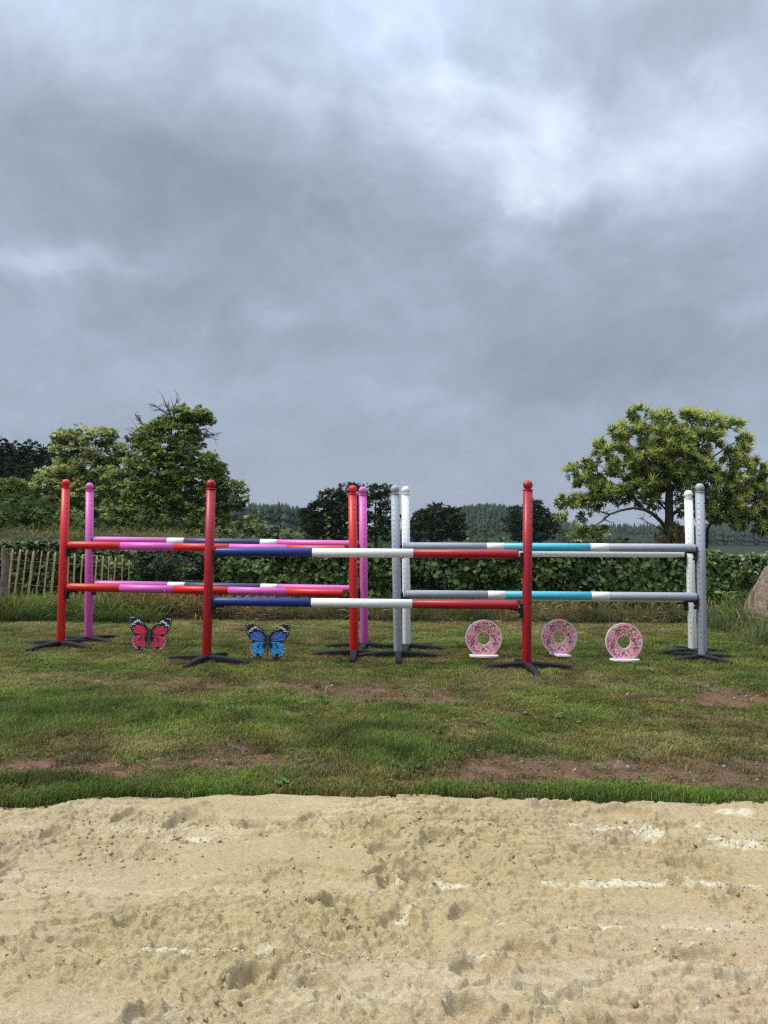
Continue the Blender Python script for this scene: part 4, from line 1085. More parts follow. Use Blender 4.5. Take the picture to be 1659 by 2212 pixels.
def merge(parts):
    Vs, Fs, Cs = [], [], []; o = 0
    for V, F, C in parts:
        Vs.append(V); Fs.append(F + o); Cs.append(C); o += len(V)
    return np.concatenate(Vs), np.concatenate(Fs), np.concatenate(Cs)
def mixcol(r, n, A, B, t=None, var=.18):
    t = r.random(n) if t is None else t
    c = np.array(A)[None] * (1 - t[:, None]) + np.array(B)[None] * t[:, None]
    return c * (1 + var * r.normal(size=(n, 1))).clip(.45, 1.8)

def hedge(name, path, depth, hfn, n, size, A, B, label, brown=0.01, tpl=ROUND, nparts=0, zbase=0.0, flower=None, cat='hedge', seed=1, sprouts=0, mat='leaf', tilt=.55):
    """path: ((x0,y0),(x1,y1)) of the front face"""
    r = np.random.default_rng(seed); (x0, y0), (x1, y1) = path
    t = r.random(n); X = x0 + (x1 - x0) * t; Y0 = y0 + (y1 - y0) * t; H = hfn(X)
    zz = np.where(r.random(n) < .72, r.random(n), 1 - .12 * r.random(n) ** 2)
    u = np.clip(r.random(n) ** 1.6 + np.clip(fbm(X * 3.1, zz * 3.3, 3, 148) - .12, 0, 1) * .5, 0, 1)
    top = zz > .88
    u = np.where(top, r.random(n), u)
    bulge = .16 * fbm(X * 2.2, zz * 2.5, 3, 141) + .12 * fbm(X * 6, zz * 6, 2, 142)
    Z = gzv(X, Y0) + zbase + zz * H + .05 * fbm(X * 3, Y0 * 3, 2, 143) * zz
    round_ = .20 * sstep(zz, .75, 1.0) + .10 * (1 - sstep(zz, 0, .25))
    Yy = Y0 + round_ * (1 - u) - bulge * .8 + u * depth
    nrm_ = np.stack([r.normal(0, .5, n), -np.where(top, .4, 1.0) + r.normal(0, .35, n), np.where(top, 1.0, .35) + r.normal(0, .4, n)], 1)
    # blade direction lies in the leaf plane, mostly drooping
    dr = np.stack([r.normal(0, 1, n), r.normal(-.3, .5, n), r.normal(-.35, .6, n)], 1)
    dr = dr - nrm_ * (np.sum(dr * nrm_, 1) / np.sum(nrm_ * nrm_, 1))[:, None] * .85
    sizes = size * (.45 + .85 * r.random(n) ** .8)
    big = fbm(X * 1.1, Z * 1.6, 3, 144)
    cols = mixcol(r, n, A, B, np.clip(.45 + big * 1.2 + .3 * r.normal(size=n), 0, 1))
    isb = r.random(n) < brown; cols[isb] = np.array([.26, .14, .07]) * r.uniform(.6, 1.2, (isb.sum(), 1))
    if flower is not None:
        f_ = (r.random(n) < flower[1] * np.clip(zz * 1.6 - .8, 0, 1) * np.clip(flower[2](X), 0, 1)); cols[f_] = np.array(flower[0]) * r.uniform(.7, 1.2, (f_.sum(), 1)); sizes[f_] *= .75
    pos = np.stack([X, Yy, Z], 1)
    # orient so template's Z axis (leaf normal) follows nrm_
    d = dr / np.linalg.norm(dr, axis=1, keepdims=True); xx_ = np.cross(d, nrm_); xx_ /= np.linalg.norm(xx_, axis=1, keepdims=True); z2 = np.cross(xx_, d)
    R_ = np.stack([xx_, d, z2], 2)
    root = empty(name, ((x0 + x1) / 2, (y0 + y1) / 2, 0)); tag(root, label, cat)
    ro = np.array(root.location)
    # the front-most leaves become parts
    idx = np.arange(n)
    if nparts:
        score = Yy - Y0 + np.where(zz < .15, 1, 0) + np.where(np.abs(X) > 8, 1, 0) + r.random(n) * .12 - sizes * 1.2
        sel = np.argsort(score)[:nparts]; rest = np.setdiff1d(idx, sel)
        lms = {}
        for q in range(6):
            cc_ = np.tile(np.percentile(cols[sel], [10, 30, 50, 70, 90, 98][q], axis=0) * (1.05 if q > 3 else 1), (len(tpl[0]), 1))
            lms[q] = mesh_np('leaf', tpl[0], tpl[1], M[mat], cc_)
        for j in sel:
            o = bpy.data.objects.new('leaf', lms[int(r.integers(0, 6))]); COL.objects.link(o); o.parent = root
            mm = Matrix.Identity(4)
            for a in range(3):
                for b_ in range(3): mm[a][b_] = R_[j, a, b_] * sizes[j]
                mm[a][3] = pos[j, a] - ro[a]
            o.matrix_local = mm
    else: rest = idx
    V, F = place(tpl[0], tpl[1], pos[rest] - ro, R_[rest], sizes[rest]); C = np.repeat(cols[rest], len(tpl[0]), 0)
    o = obj_np('foliage', V, F, M[mat], root, C, False); o['kind'] = 'stuff'
    b = MB()
    nst = int(abs(x1 - x0) * 5)
    for i in range(nst):
        tt = (i + random.random()) / nst; xs_ = x0 + (x1 - x0) * tt; ys_ = y0 + (y1 - y0) * tt + depth * random.uniform(.25, .6); h_ = float(hfn(np.array([xs_]))[0]) * random.uniform(.6, .95)
        zb = gz(xs_, ys_) - .05
        p0 = Vector((xs_, ys_, zb)) - root.location; pts = [p0, p0 + Vector((random.uniform(-.1, .1), random.uniform(-.1, .1), h_ * .5)), p0 + Vector((random.uniform(-.3, .3), random.uniform(-.15, .15), h_))]
        b.tube(pts, [.018, .011, .005], 5)
    o = b.build('stems', M['bark'], root, True); o['kind'] = 'stuff'
    return root
def gzv(X, Y): return ground_z(X, Y)
HG = ((.024, .048, .010), (.078, .130, .026))
hx = lambda px, Y=14.0: at(px, 1180, Y).x
def h_main(X): return 1.20 + .05 * fbm(X * .8, X * 0, 2, 151) + .09 * fbm(X * 3, X * 0, 3, 152) + .03 * sstep(X, 3, 7)
main_hedge = hedge('hazel_hedge', ((hx(440), 14.0), (11.5, 14.0)), 1.0, h_main, 30000, .082, HG[0], HG[1], 'long clipped hedge of round green leaves behind the coloured jump poles', .012, ROUND, 290, 0.0,
                   ((.34, .36, .20), .55, lambda X: sstep(X, 5.7, 6.5)), seed=2)
hedge('bramble_hedge', ((hx(-260, 15.0), 14.9), (hx(330, 15.0), 15.1)), 1.2, lambda X: 1.02 - .16 * sstep(X, -7.0, -4.6) + .07 * fbm(X, X * 0, 3, 153), 13000, .080, (.038, .064, .016), (.105, .145, .038), 'leafy bramble hedge growing behind the picket fence', .01, ROUND, 0, 0.0, seed=3)
hedge('juniper_bush', ((hx(288, 13.8), 13.85), (hx(450, 13.8), 13.8)), 1.1, lambda X: 1.00 + .14 * np.sin((X + 4.6) / 1.5 * PI).clip(0, 1) + .06 * fbm(X * 3, X * 0, 2, 154), 16000, .055, (.028, .044, .018), (.075, .098, .045), 'dark feathery evergreen bush between the picket fence and the clipped hedge', .03, SPRAY, 0, 0.02, cat='bush', seed=4)
# ferns leaning out of the hedge
def fern(px, py, Y, label, L=.30, n=5, seed=0):
    r_ = np.random.default_rng(seed); c = at(px, py, Y); parts = []
    root = empty('fern', c); tag(root, label, 'fern')
    for k in range(n):
        az = -PI / 2 + (k - (n - 1) / 2) * .55 + r_.normal(0, .1); base_d = np.array([math.cos(az), math.sin(az) * .5 - .3, .9]); P_ = []; D_ = []; S_ = []
        for i in range(13):
            t = i / 12; p = base_d * L * t + np.array([0, 0, -.9 * L * t * t]); sd = np.array([-math.sin(az), math.cos(az), 0]); w_ = math.sin(PI * (.15 + .85 * t)) * .28 * L + .01
            for s_ in (-1, 1): P_.append(p); D_.append(sd * s_ + base_d * .4 + np.array([0, 0, -.2])); S_.append(w_)
        n_ = len(P_); V, F, C = leaves(DIAM, np.array(P_), np.array(D_), r_.normal(0, .3, n_), np.array(S_), mixcol(r_, n_, (.10, .17, .04), (.16, .24, .06)))
        obj_np('frond', V, F, M['leaf'], root, C)
fern(432, 1265, 13.7, 'bright green fern at the left end of the clipped hedge', .36, 5, 1)
fern(405, 1235, 13.6, 'small fern in the dark evergreen bush', .26, 4, 2)
fern(600, 1255, 13.75, 'fern poking out of the clipped hedge above the blue butterfly', .28, 5, 3)
fern(1570, 1290, 13.7, 'fern hanging from the hedge beside the boulder', .40, 4, 4)

def crown_pts(r, lobes, Y, per, depth, clump=.16, shell=.45):
    """lobes in picture px at distance Y -> clump centres with outward directions"""
    P_, O_, W_ = [], [], []
    for cx, cy, rx, ry in lobes:
        c = at(cx, cy, Y); Rx = rx * Y / FPX; Rz = ry * Y / FPX; Ry = depth * (Rx + Rz) / 2
        k = max(3, int(per * (Rx * Rz)))
        v = r.normal(size=(k, 3)); v /= np.linalg.norm(v, axis=1, keepdims=True)
        q = shell + (1 - shell) * r.random(k) ** .5
        P_.append(np.array(c)[None] + v * q[:, None] * np.array([Rx, Ry, Rz])); O_.append(v)
    return np.concatenate(P_), np.concatenate(O_)
def crown_mesh(r, lobes, Y, per, leaves_per, lsize, A, B, top=None, topfrac=0.0, depth=.9, csize=.5, tpl=SPRAY, shell=.45, dirt_=0.0):
    C0, O0 = crown_pts(r, lobes, Y, per, depth, shell=shell)
    n = len(C0) * leaves_per; ci = np.repeat(np.arange(len(C0)), leaves_per)
    v = r.normal(size=(n, 3)); v[:, 2] = np.abs(v[:, 2]) * .7 + .1 * v[:, 2]; v /= np.linalg.norm(v, axis=1, keepdims=True)
    cs = csize * r.uniform(.5, 1.2, len(C0))
    pos = C0[ci] + v * cs[ci][:, None] * (.35 + .65 * r.random(n) ** .5)[:, None] * np.array([1, 1, .7])
    dirs = v * .8 + O0[ci] * .5 + r.normal(0, .4, (n, 3)); dirs[:, 2] -= .25
    tclump = np.clip(.5 + .38 * r.normal(size=len(C0)), 0, 1)
    cols = mixcol(r, n, A, B, np.clip(tclump[ci] * .7 + .3 * r.random(n), 0, 1), .15)
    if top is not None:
        pk = (r.random(len(C0)) < topfrac * np.clip(.45 + .5 * O0[:, 2] - .3 * O0[:, 1], 0, 1.3))  # upward and front-facing clumps paler: catkins, plus lit crown tops painted in
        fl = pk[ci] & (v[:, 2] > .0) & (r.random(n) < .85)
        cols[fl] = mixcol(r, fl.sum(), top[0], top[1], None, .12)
    return leaves(tpl, pos, dirs, r.uniform(-1.0, 1.0, n), lsize * r.uniform(.6, 1.25, n), cols)
def tree(name, lobes, Y, label, trunk, cols, group=None, per=8, lp=14, lsize=.3, csize=.55, top=None, topfrac=0, cat='tree', seed=0, base_py=None, tpl=TRIO, dead=None, depth=.9, mat='farleaf', limbs=5, shell=.45):
    r = np.random.default_rng(seed + 500)
    bx, by = trunk; c0 = at(bx, by, Y); zg = gz(c0.x, Y); root = empty(name, (c0.x, Y, zg)); tag(root, label, cat, group)
    ro = np.array(root.location)
    if name == 'broadleaf_tree': lobes = [(a_, b__, c__ * 1.14, d__ * 1.12) for a_, b__, c__, d__ in lobes]
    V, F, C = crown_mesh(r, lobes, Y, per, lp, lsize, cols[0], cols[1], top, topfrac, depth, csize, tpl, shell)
    k = V[:, 2] > zg - .2
    o = obj_np('crown', V - ro, F, M[mat], root, C, False)
    b = MB(); Ht = max(max(at(l[0], l[1], Y).z for l in lobes) - zg, 1)
    w = .028 * Ht + .03
    b.tube([(0, 0, -.2), (.05 * Ht * .1, 0, Ht * .3), (-.02 * Ht, 0, Ht * .6), (.0, 0, Ht * .95)], [w, w * .8, w * .5, w * .15], 8)
    b.build('trunk', M['bark'], root, True)
    for i in range(limbs):
        l = lobes[int(r.integers(0, len(lobes)))]; e = at(l[0], l[1], Y) - root.location; s_ = Vector((0, 0, Ht * r.uniform(.2, .55)))
        if e.z < s_.z: s_.z = e.z * .7
        b = MB(); b.tube([s_, s_.lerp(e, .5) + Vector((0, 0, .05 * Ht)), e], [w * .4, w * .25, w * .08], 6); b.build('limb', M['bark'], root, True)
    if dead:
        b = MB()
        for pts, rad in dead:
            pp = [at(x_, y_, Y) - root.location + Vector((0, -.2, 0)) for x_, y_ in pts]
            b.tube(pp, [rad * (1 - .75 * i / (len(pp) - 1)) for i in range(len(pp))], 5)
            for q in range(14):
                j = r.integers(1, len(pp)); s_ = pp[j - 1].lerp(pp[j], r.random()); dd = (pp[-1] - pp[0]).normalized() * r.uniform(.15, .45) + Vector(r.normal(0, .22, 3))
                b.tube([s_, s_ + dd * .6, s_ + dd * .9 + Vector(r.normal(0, .1, 3))], [rad * .32, rad * .22, rad * .12], 4)
        o = b.build('dead_branches', simple('dead_bark', (.17, .15, .14), .9, 5, .3), root, True); o['kind'] = 'stuff'
    return root
def zl(lst, ox=0.0, oy=829.5, s=.34): return [(ox + a * s, oy + b * s, c * s, d * s) for a, b, c, d in lst]
# flowering chestnut at the left
L1 = zl([(430, 345, 85, 55), (520, 330, 80, 50), (640, 350, 80, 58), (690, 330, 40, 35), (550, 430, 110, 80), (755, 430, 40, 55), (395, 430, 55, 70), (700, 460, 60, 70), (330, 610, 80, 75), (255, 650, 45, 60), (440, 560, 90, 90), (560, 560, 110, 100), (680, 590, 80, 100), (430, 700, 110, 90), (330, 730, 60, 60), (560, 700, 120, 110), (450, 820, 110, 90), (640, 780, 110, 120), (560, 880, 140, 80), (420, 900, 110, 70)])
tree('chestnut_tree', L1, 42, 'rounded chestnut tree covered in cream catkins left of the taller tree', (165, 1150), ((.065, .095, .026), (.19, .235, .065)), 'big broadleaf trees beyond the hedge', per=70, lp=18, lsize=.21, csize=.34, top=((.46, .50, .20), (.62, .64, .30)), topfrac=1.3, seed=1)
tree_fix = None
L2 = zl([(1230, 190, 75, 50), (1150, 210, 60, 55), (1300, 215, 50, 55), (1200, 270, 60, 50), (1040, 270, 70, 50), (970, 330, 70, 60), (1110, 320, 90, 60), (1210, 350, 60, 50), (1275, 375, 38, 35), (880, 360, 40, 45), (920, 450, 85, 80), (1060, 430, 110, 90), (1180, 440, 80, 80), (850, 540, 60, 70), (980, 560, 110, 90), (1130, 560, 110, 90), (1270, 520, 80, 60), (1340, 500, 50, 45), (1380, 560, 50, 50), (1230, 620, 110, 80), (1350, 640, 80, 70), (870, 660, 80, 80), (1000, 690, 110, 90), (1130, 700, 110, 90), (1440, 680, 60, 60), (1500, 680, 45, 50), (1520, 740, 28, 40), (1470, 770, 45, 40), (1300, 740, 90, 70), (1390, 780, 60, 50), (800, 780, 90, 110), (930, 820, 110, 100), (1080, 830, 110, 100), (1230, 830, 110, 90), (1350, 860, 90, 70), (760, 900, 110, 70), (1000, 900, 200, 60), (1250, 910, 150, 60), (720, 650, 60, 80)])
DEAD = [([(326, 940), (312, 925), (304, 905), (295, 897)], .09), ([(310, 928), (300, 930), (292, 936)], .05), ([(372, 905), (362, 893), (348, 885), (338, 878)], .08), ([(372, 905), (366, 885), (360, 872)], .06), ([(378, 900), (376, 882), (384, 869)], .06), ([(425, 925), (438, 938), (455, 942), (464, 938)], .07), ([(425, 935), (440, 928), (452, 932)], .05)]
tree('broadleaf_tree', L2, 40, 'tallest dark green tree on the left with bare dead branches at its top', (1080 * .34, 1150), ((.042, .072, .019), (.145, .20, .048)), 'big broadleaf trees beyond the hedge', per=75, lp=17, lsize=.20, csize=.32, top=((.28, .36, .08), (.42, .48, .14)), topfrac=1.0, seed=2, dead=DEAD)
# bush and undergrowth on the slope at the far left
tree('hazel_bush', [(15, 1048, 26, 18), (45, 1058, 24, 16), (-20, 1050, 30, 22), (25, 1070, 42, 18), (60, 1076, 18, 12)], 46, 'yellow green round bush on the slope in front of the conifers', (20, 1080), ((.11, .15, .035), (.26, .31, .08)), None, per=60, lp=14, lsize=.24, csize=.35, cat='bush', seed=3, limbs=2)
tree('thicket_bush', [(20, 1100, 50, 16), (80, 1105, 50, 18), (-40, 1100, 40, 18), (120, 1120, 40, 20), (40, 1125, 60, 16), (90, 1138, 60, 16), (-10, 1130, 50, 14), (150, 1140, 50, 16), (60, 1148, 90, 9), (-30, 1145, 70, 10)], 26, 'low dark green thicket spreading over the slope below the yellow green bush', (60, 1150), ((.065, .095, .028), (.15, .20, .06)), None, per=50, lp=14, lsize=.20, csize=.45, cat='bush', seed=4, limbs=2)
tree('thicket_bush', [(205, 1145, 50, 16), (270, 1145, 60, 18), (340, 1148, 60, 18), (420, 1148, 50, 18), (480, 1145, 30, 20), (510, 1152, 40, 14), (240, 1152, 80, 12), (380, 1155, 90, 12)], 23.5, 'dark undergrowth below the tallest tree', (300, 1160), ((.036, .055, .020), (.075, .10, .036)), None, per=50, lp=12, lsize=.20, csize=.4, cat='bush', seed=5, limbs=1)
# dark oaks in the middle distance
O1 = [(755, 1072, 32, 22), (725, 1085, 34, 26), (700, 1105, 34, 24), (672, 1110, 22, 14), (660, 1112, 10, 9), (745, 1110, 45, 34), (690, 1135, 40, 26), (740, 1145, 50, 26), (690, 1155, 36, 18)]
tree('oak_tree', O1, 70, 'dark oak tree behind the scarlet standard in the middle', (735, 1165), ((.026, .044, .018), (.062, .085, .030)), 'dark oaks in the middle distance', per=24, lp=14, lsize=.36, csize=.5, seed=6)
O2 = [(828, 1062, 22, 13), (800, 1070, 22, 18), (835, 1082, 16, 20), (800, 1100, 30, 30), (838, 1120, 20, 28), (810, 1135, 34, 28), (840, 1158, 20, 18), (790, 1158, 34, 18)]
tree('oak_tree', O2, 66, 'dark ragged oak tree between the pink and the grey standards in the middle', (812, 1165), ((.026, .044, .018), (.065, .085, .030)), 'dark oaks in the middle distance', per=20, lp=13, lsize=.34, csize=.5, seed=7)
O3 = [(945, 1108, 32, 14), (980, 1112, 24, 14), (915, 1122, 28, 20), (960, 1130, 40, 24), (930, 1150, 44, 20), (985, 1148, 22, 20), (895, 1150, 16, 20), (996, 1162, 16, 12)]
tree('oak_tree', O3, 95, 'broad rounded oak tree in front of the wooded hill', (945, 1168), ((.022, .036, .016), (.058, .074, .028)), 'dark oaks in the middle distance', per=14, lp=14, lsize=.48, csize=.7, seed=8)
O4 = [(1152, 1098, 14, 12), (1165, 1110, 22, 16), (1122, 1108, 16, 12), (1110, 1125, 16, 18), (1145, 1130, 34, 26), (1180, 1130, 20, 18), (1125, 1150, 30, 18), (1170, 1155, 34, 16), (1198, 1148, 10, 14)]
tree('oak_tree', O4, 100, 'oak tree standing directly behind the right dark red standard', (1145, 1168), ((.022, .036, .017), (.055, .072, .030)), 'dark oaks in the middle distance', per=14, lp=14, lsize=.48, csize=.7, seed=9)
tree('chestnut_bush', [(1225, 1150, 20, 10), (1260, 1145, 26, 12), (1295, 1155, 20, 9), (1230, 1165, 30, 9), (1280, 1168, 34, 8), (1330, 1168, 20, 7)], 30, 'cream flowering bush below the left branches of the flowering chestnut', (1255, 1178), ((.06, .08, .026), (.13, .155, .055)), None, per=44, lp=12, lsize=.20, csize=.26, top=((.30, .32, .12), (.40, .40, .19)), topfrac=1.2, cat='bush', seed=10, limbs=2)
tree('round_bush', [(1020, 1152, 22, 9), (1055, 1158, 22, 9), (1040, 1166, 30, 8), (1085, 1162, 16, 8)], 120, 'pale green round bush at the foot of the wooded hill', (1040, 1172), ((.05, .07, .03), (.11, .13, .06)), None, per=5, lp=12, lsize=.5, csize=.8, cat='bush', seed=11, limbs=1)
# saplings behind the hedge left of centre
tree('hazel_sapling', [(480, 1140, 22, 16), (505, 1150, 26, 16), (465, 1160, 26, 12), (530, 1158, 26, 12), (548, 1140, 10, 18), (553, 1125, 6, 8)], 17, 'leafy hazel bush with a tall shoot right of the tallest tree', (505, 1175), ((.055, .085, .026), (.13, .17, .05)), None, per=70, lp=7, lsize=.10, csize=.16, cat='sapling', seed=12, tpl=ROUND, limbs=3, mat='leaf', shell=.2)
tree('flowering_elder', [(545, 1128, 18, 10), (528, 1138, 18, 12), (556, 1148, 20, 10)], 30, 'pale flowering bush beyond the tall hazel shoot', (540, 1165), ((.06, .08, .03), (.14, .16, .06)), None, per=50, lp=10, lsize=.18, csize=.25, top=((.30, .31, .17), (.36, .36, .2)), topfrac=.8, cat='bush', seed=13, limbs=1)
tree('low_bush', [(600, 1158, 40, 10), (640, 1160, 30, 9), (570, 1155, 26, 12), (620, 1166, 60, 8)], 40, 'low green bush line left of the dark oak', (600, 1170), ((.045, .068, .028), (.09, .12, .045)), None, per=22, lp=12, lsize=.24, csize=.4, cat='bush', seed=14, limbs=1)
def shoot(px, topy, basey, Y, label, n=10, seed=0, leaf=.085):
    r = np.random.default_rng(seed); T_ = at(px, topy, Y); B_ = at(px + r.uniform(-4, 4), basey, Y); root = empty('hedge_shoot', B_); tag(root, label, 'shoot')
    b = MB(); rel = T_ - B_; mid = rel * .5 + Vector((.02, 0, 0)); b.tube([(0, 0, -.3), (0, 0, 0), mid, rel], [.007, .006, .004, .002], 5); b.build('stem', M['bark'], root, True)
    me = mesh_np('leaf', ROUND[0], ROUND[1], M['leaf'], np.tile([.11, .16, .042], (9, 1)))
    for i in range(n):
        t = .15 + .85 * i / (n - 1); p = rel * t + Vector((.02 * math.sin(t * 3), 0, 0)); a = i * 2.4 + r.normal(0, .3); d = Vector((math.cos(a), math.sin(a) * .6 - .2, .15 - .5 * r.random())).normalized()
        o = link(bpy.data.objects.new('leaf', me), root); fr = frames(np.array([d[:]]), np.array([r.normal(0, .6)]))[0]
        mm = Matrix.Identity(4)
        for q in range(3):
            for w in range(3): mm[q][w] = fr[q, w] * leaf * r.uniform(.75, 1.1)
            mm[q][3] = p[q]
        o.matrix_local = mm
shoot(553, 1095, 1150, 15, 'tall leafy shoot sticking up against the sky right of the tallest tree', 11, 1)
shoot(706, 1113, 1170, 15, 'leafy shoot rising above the hedge left of the middle scarlet standard', 10, 2)
shoot(752, 1130, 1172, 15, 'short pale shoot right against the middle scarlet standard', 7, 3)
shoot(822, 1168, 1190, 14.4, 'leafy shoot on the hedge top between the pink and grey standards', 7, 5)
shoot(1013, 1160, 1178, 14.4, 'small shoot on the hedge top behind the upper grey pole', 6, 6)
shoot(1090, 1160, 1178, 14.4, 'small yellowish shoot on the hedge top near the right dark red standard', 6, 7)

# ------------------------------------------------------------------ conifers
def conifer_data(r, H, Rr, tiers, per, A, B):
    P_, D_, S_ = [], [], []
    for i in range(tiers):
        t = i / tiers; zz = H * (.08 + .90 * t); rad = Rr * (1 - t) ** .85 + .05
        k = max(4, int(per * (1 - t * .7)))
        a = r.uniform(0, 2 * PI) + np.arange(k) * 2 * PI / k + r.normal(0, .25, k)
        for q in range(3):
            rr_ = rad * (.35 + .28 * q) * r.uniform(.7, 1.15, k)
            P_.append(np.stack([np.cos(a) * rr_, np.sin(a) * rr_, zz - .30 * rr_ + r.normal(0, .04 * H / tiers * 3, k)], 1)); D_.append(np.stack([np.cos(a), np.sin(a), -.35 + r.normal(0, .2, k)], 1)); S_.append(np.full(k, rad * .62 + .08 * Rr))
    P_.append(np.array([[0, 0, H * .93]])); D_.append(np.array([[.02, 0, 1.]])); S_.append(np.array([H * .07]))
    P_, D_, S_ = map(np.concatenate, (P_, D_, S_)); n = len(P_)
    return leaves(SPRAY, P_, D_, r.normal(0, .5, n), S_, mixcol(r, n, A, B, None, .15))
CON = []
for q in range(4):
    V, F, C = conifer_data(np.random.default_rng(700 + q), 1.0, .20 + .02 * q, 17, 10, (.014, .027, .018), (.034, .052, .030)); CON.append(mesh_np('crown', V, F, M['needle'], C))
b = MB(); b.tube([(0, 0, -.05), (0, 0, .5), (0, 0, .97)], [.016, .010, .002], 6); CTR = b.mesh('trunk', M['bark'])
def conifer(px, topy, Y, label, group, wide=1.0, seed=0, name='conifer'):
    T_ = at(px, topy, Y); zg = gz(T_.x, Y); H = T_.z - zg; o = empty(name, (T_.x, Y, zg), seed * 1.3); tag(o, label, 'conifer', group)
    for nm, me in (('crown', CON[seed % 4]), ('trunk', CTR)):
        c = link(bpy.data.objects.new(nm, me), o); c.scale = (H * wide, H * wide, H)
GC = 'dark conifers of the plantation at the left edge'
for i, (px, ty, Y, w) in enumerate([(-40, 935, 60, 1.2), (-18, 958, 58, 1.2), (3, 938, 60, 1.2), (16, 950, 64, 1.2), (34, 948, 60, 1.25), (52, 960, 64, 1.2), (64, 945, 60, 1.2), (78, 950, 66, 1.2), (94, 958, 62, 1.2), (108, 955, 66, 1.2), (124, 962, 70, 1.2), (140, 968, 72, 1.2), (24, 985, 54, 1.3), (70, 990, 54, 1.3), (45, 1000, 52, 1.4), (104, 995, 56, 1.3), (0, 990, 54, 1.3), (86, 1012, 50, 1.3), (14, 1015, 50, 1.3), (-60, 965, 56, 1.3)]):
    conifer(px, ty, Y, 'dark conifer in the dense plantation at the far left', GC, w, i)
GF = 'small far conifers left of the dark oak'
for i, (px, ty, Y) in enumerate([(572, 1128, 190), (580, 1132, 195), (588, 1140, 200), (607, 1131, 185), (614, 1133, 190), (632, 1140, 210), (640, 1137, 205), (650, 1142, 200), (598, 1146, 200), (624, 1146, 200), (660, 1145, 210)]):
    conifer(px, ty, Y, 'small far conifer on the skyline between the hazel shoot and the dark oak', GF, .9, i + 3)
# forests that read as one mass
def forest(name, n, xr, yr, keep, hmin, hmax, A, B, label, seed):
    r = np.random.default_rng(seed); X = r.uniform(*xr, n); Y = r.uniform(*yr, n); k = keep(X, Y); X, Y = X[k], Y[k]; n = len(X); Z = ground_z(X, Y) - .5
    T = [(0, 0, 1.0)]; Fc = []
    for (z0, z1, rad) in ((.62, 1.0, .13), (.34, .74, .20), (.05, .48, .25)):
        b0 = len(T)
        for q in range(6): T.append((rad * math.cos(q * PI / 3 + z0 * 7), rad * math.sin(q * PI / 3 + z0 * 7), z0 + (.05 if q % 2 else 0)))
        T.append((0, 0, z1))
        for q in range(6): Fc.append((b0 + q, b0 + (q + 1) % 6, b0 + 6))
    T = np.array(T); Fc = np.array(Fc); rot = frames(np.tile([0, 1., 0], (n, 1)), np.zeros(n)); a = r.uniform(0, 6.28, n); ca_, sa = np.cos(a), np.sin(a); rot = np.zeros((n, 3, 3)); rot[:, 0, 0] = ca_; rot[:, 0, 1] = -sa; rot[:, 1, 0] = sa; rot[:, 1, 1] = ca_; rot[:, 2, 2] = 1
    h = r.uniform(hmin, hmax, n); V, F = place(T, Fc, np.stack([X, Y, Z], 1), rot, np.stack([h * .8, h * .8, h], 1)); C = np.repeat(mixcol(r, n, A, B, None, .2), len(T), 0)
    o = obj_np(name, V, F, M['needle'], None, C); tag(o, label, kind='stuff')
forest('hill_forest', 4600, (-20, 150), (335, 450), lambda X, Y: (ground_z(X, Y) > -1.5), 3.8, 6.5, (.020, .036, .024), (.038, .058, .036), 'conifer forest covering the rounded hill behind the oaks', 31)
forest('ridge_forest', 4200, (85, 420), (430, 520), lambda X, Y: ground_z(X, Y) > .3, 6, 10, (.020, .034, .024), (.034, .052, .034), 'dark conifer forest on the long low ridge at the right', 32)
forest('far_left_forest', 1500, (-90, -22), (250, 360), lambda X, Y: ground_z(X, Y) > -1, 5, 9, (.024, .038, .028), (.04, .055, .038), 'distant wooded rise left of the dark oak', 33)
forest('far_forest', 2200, (300, 620), (860, 1000), lambda X, Y: ground_z(X, Y) > 6, 8, 14, (.022, .036, .026), (.034, .05, .036), 'hazy forested hill far off at the right edge', 34)

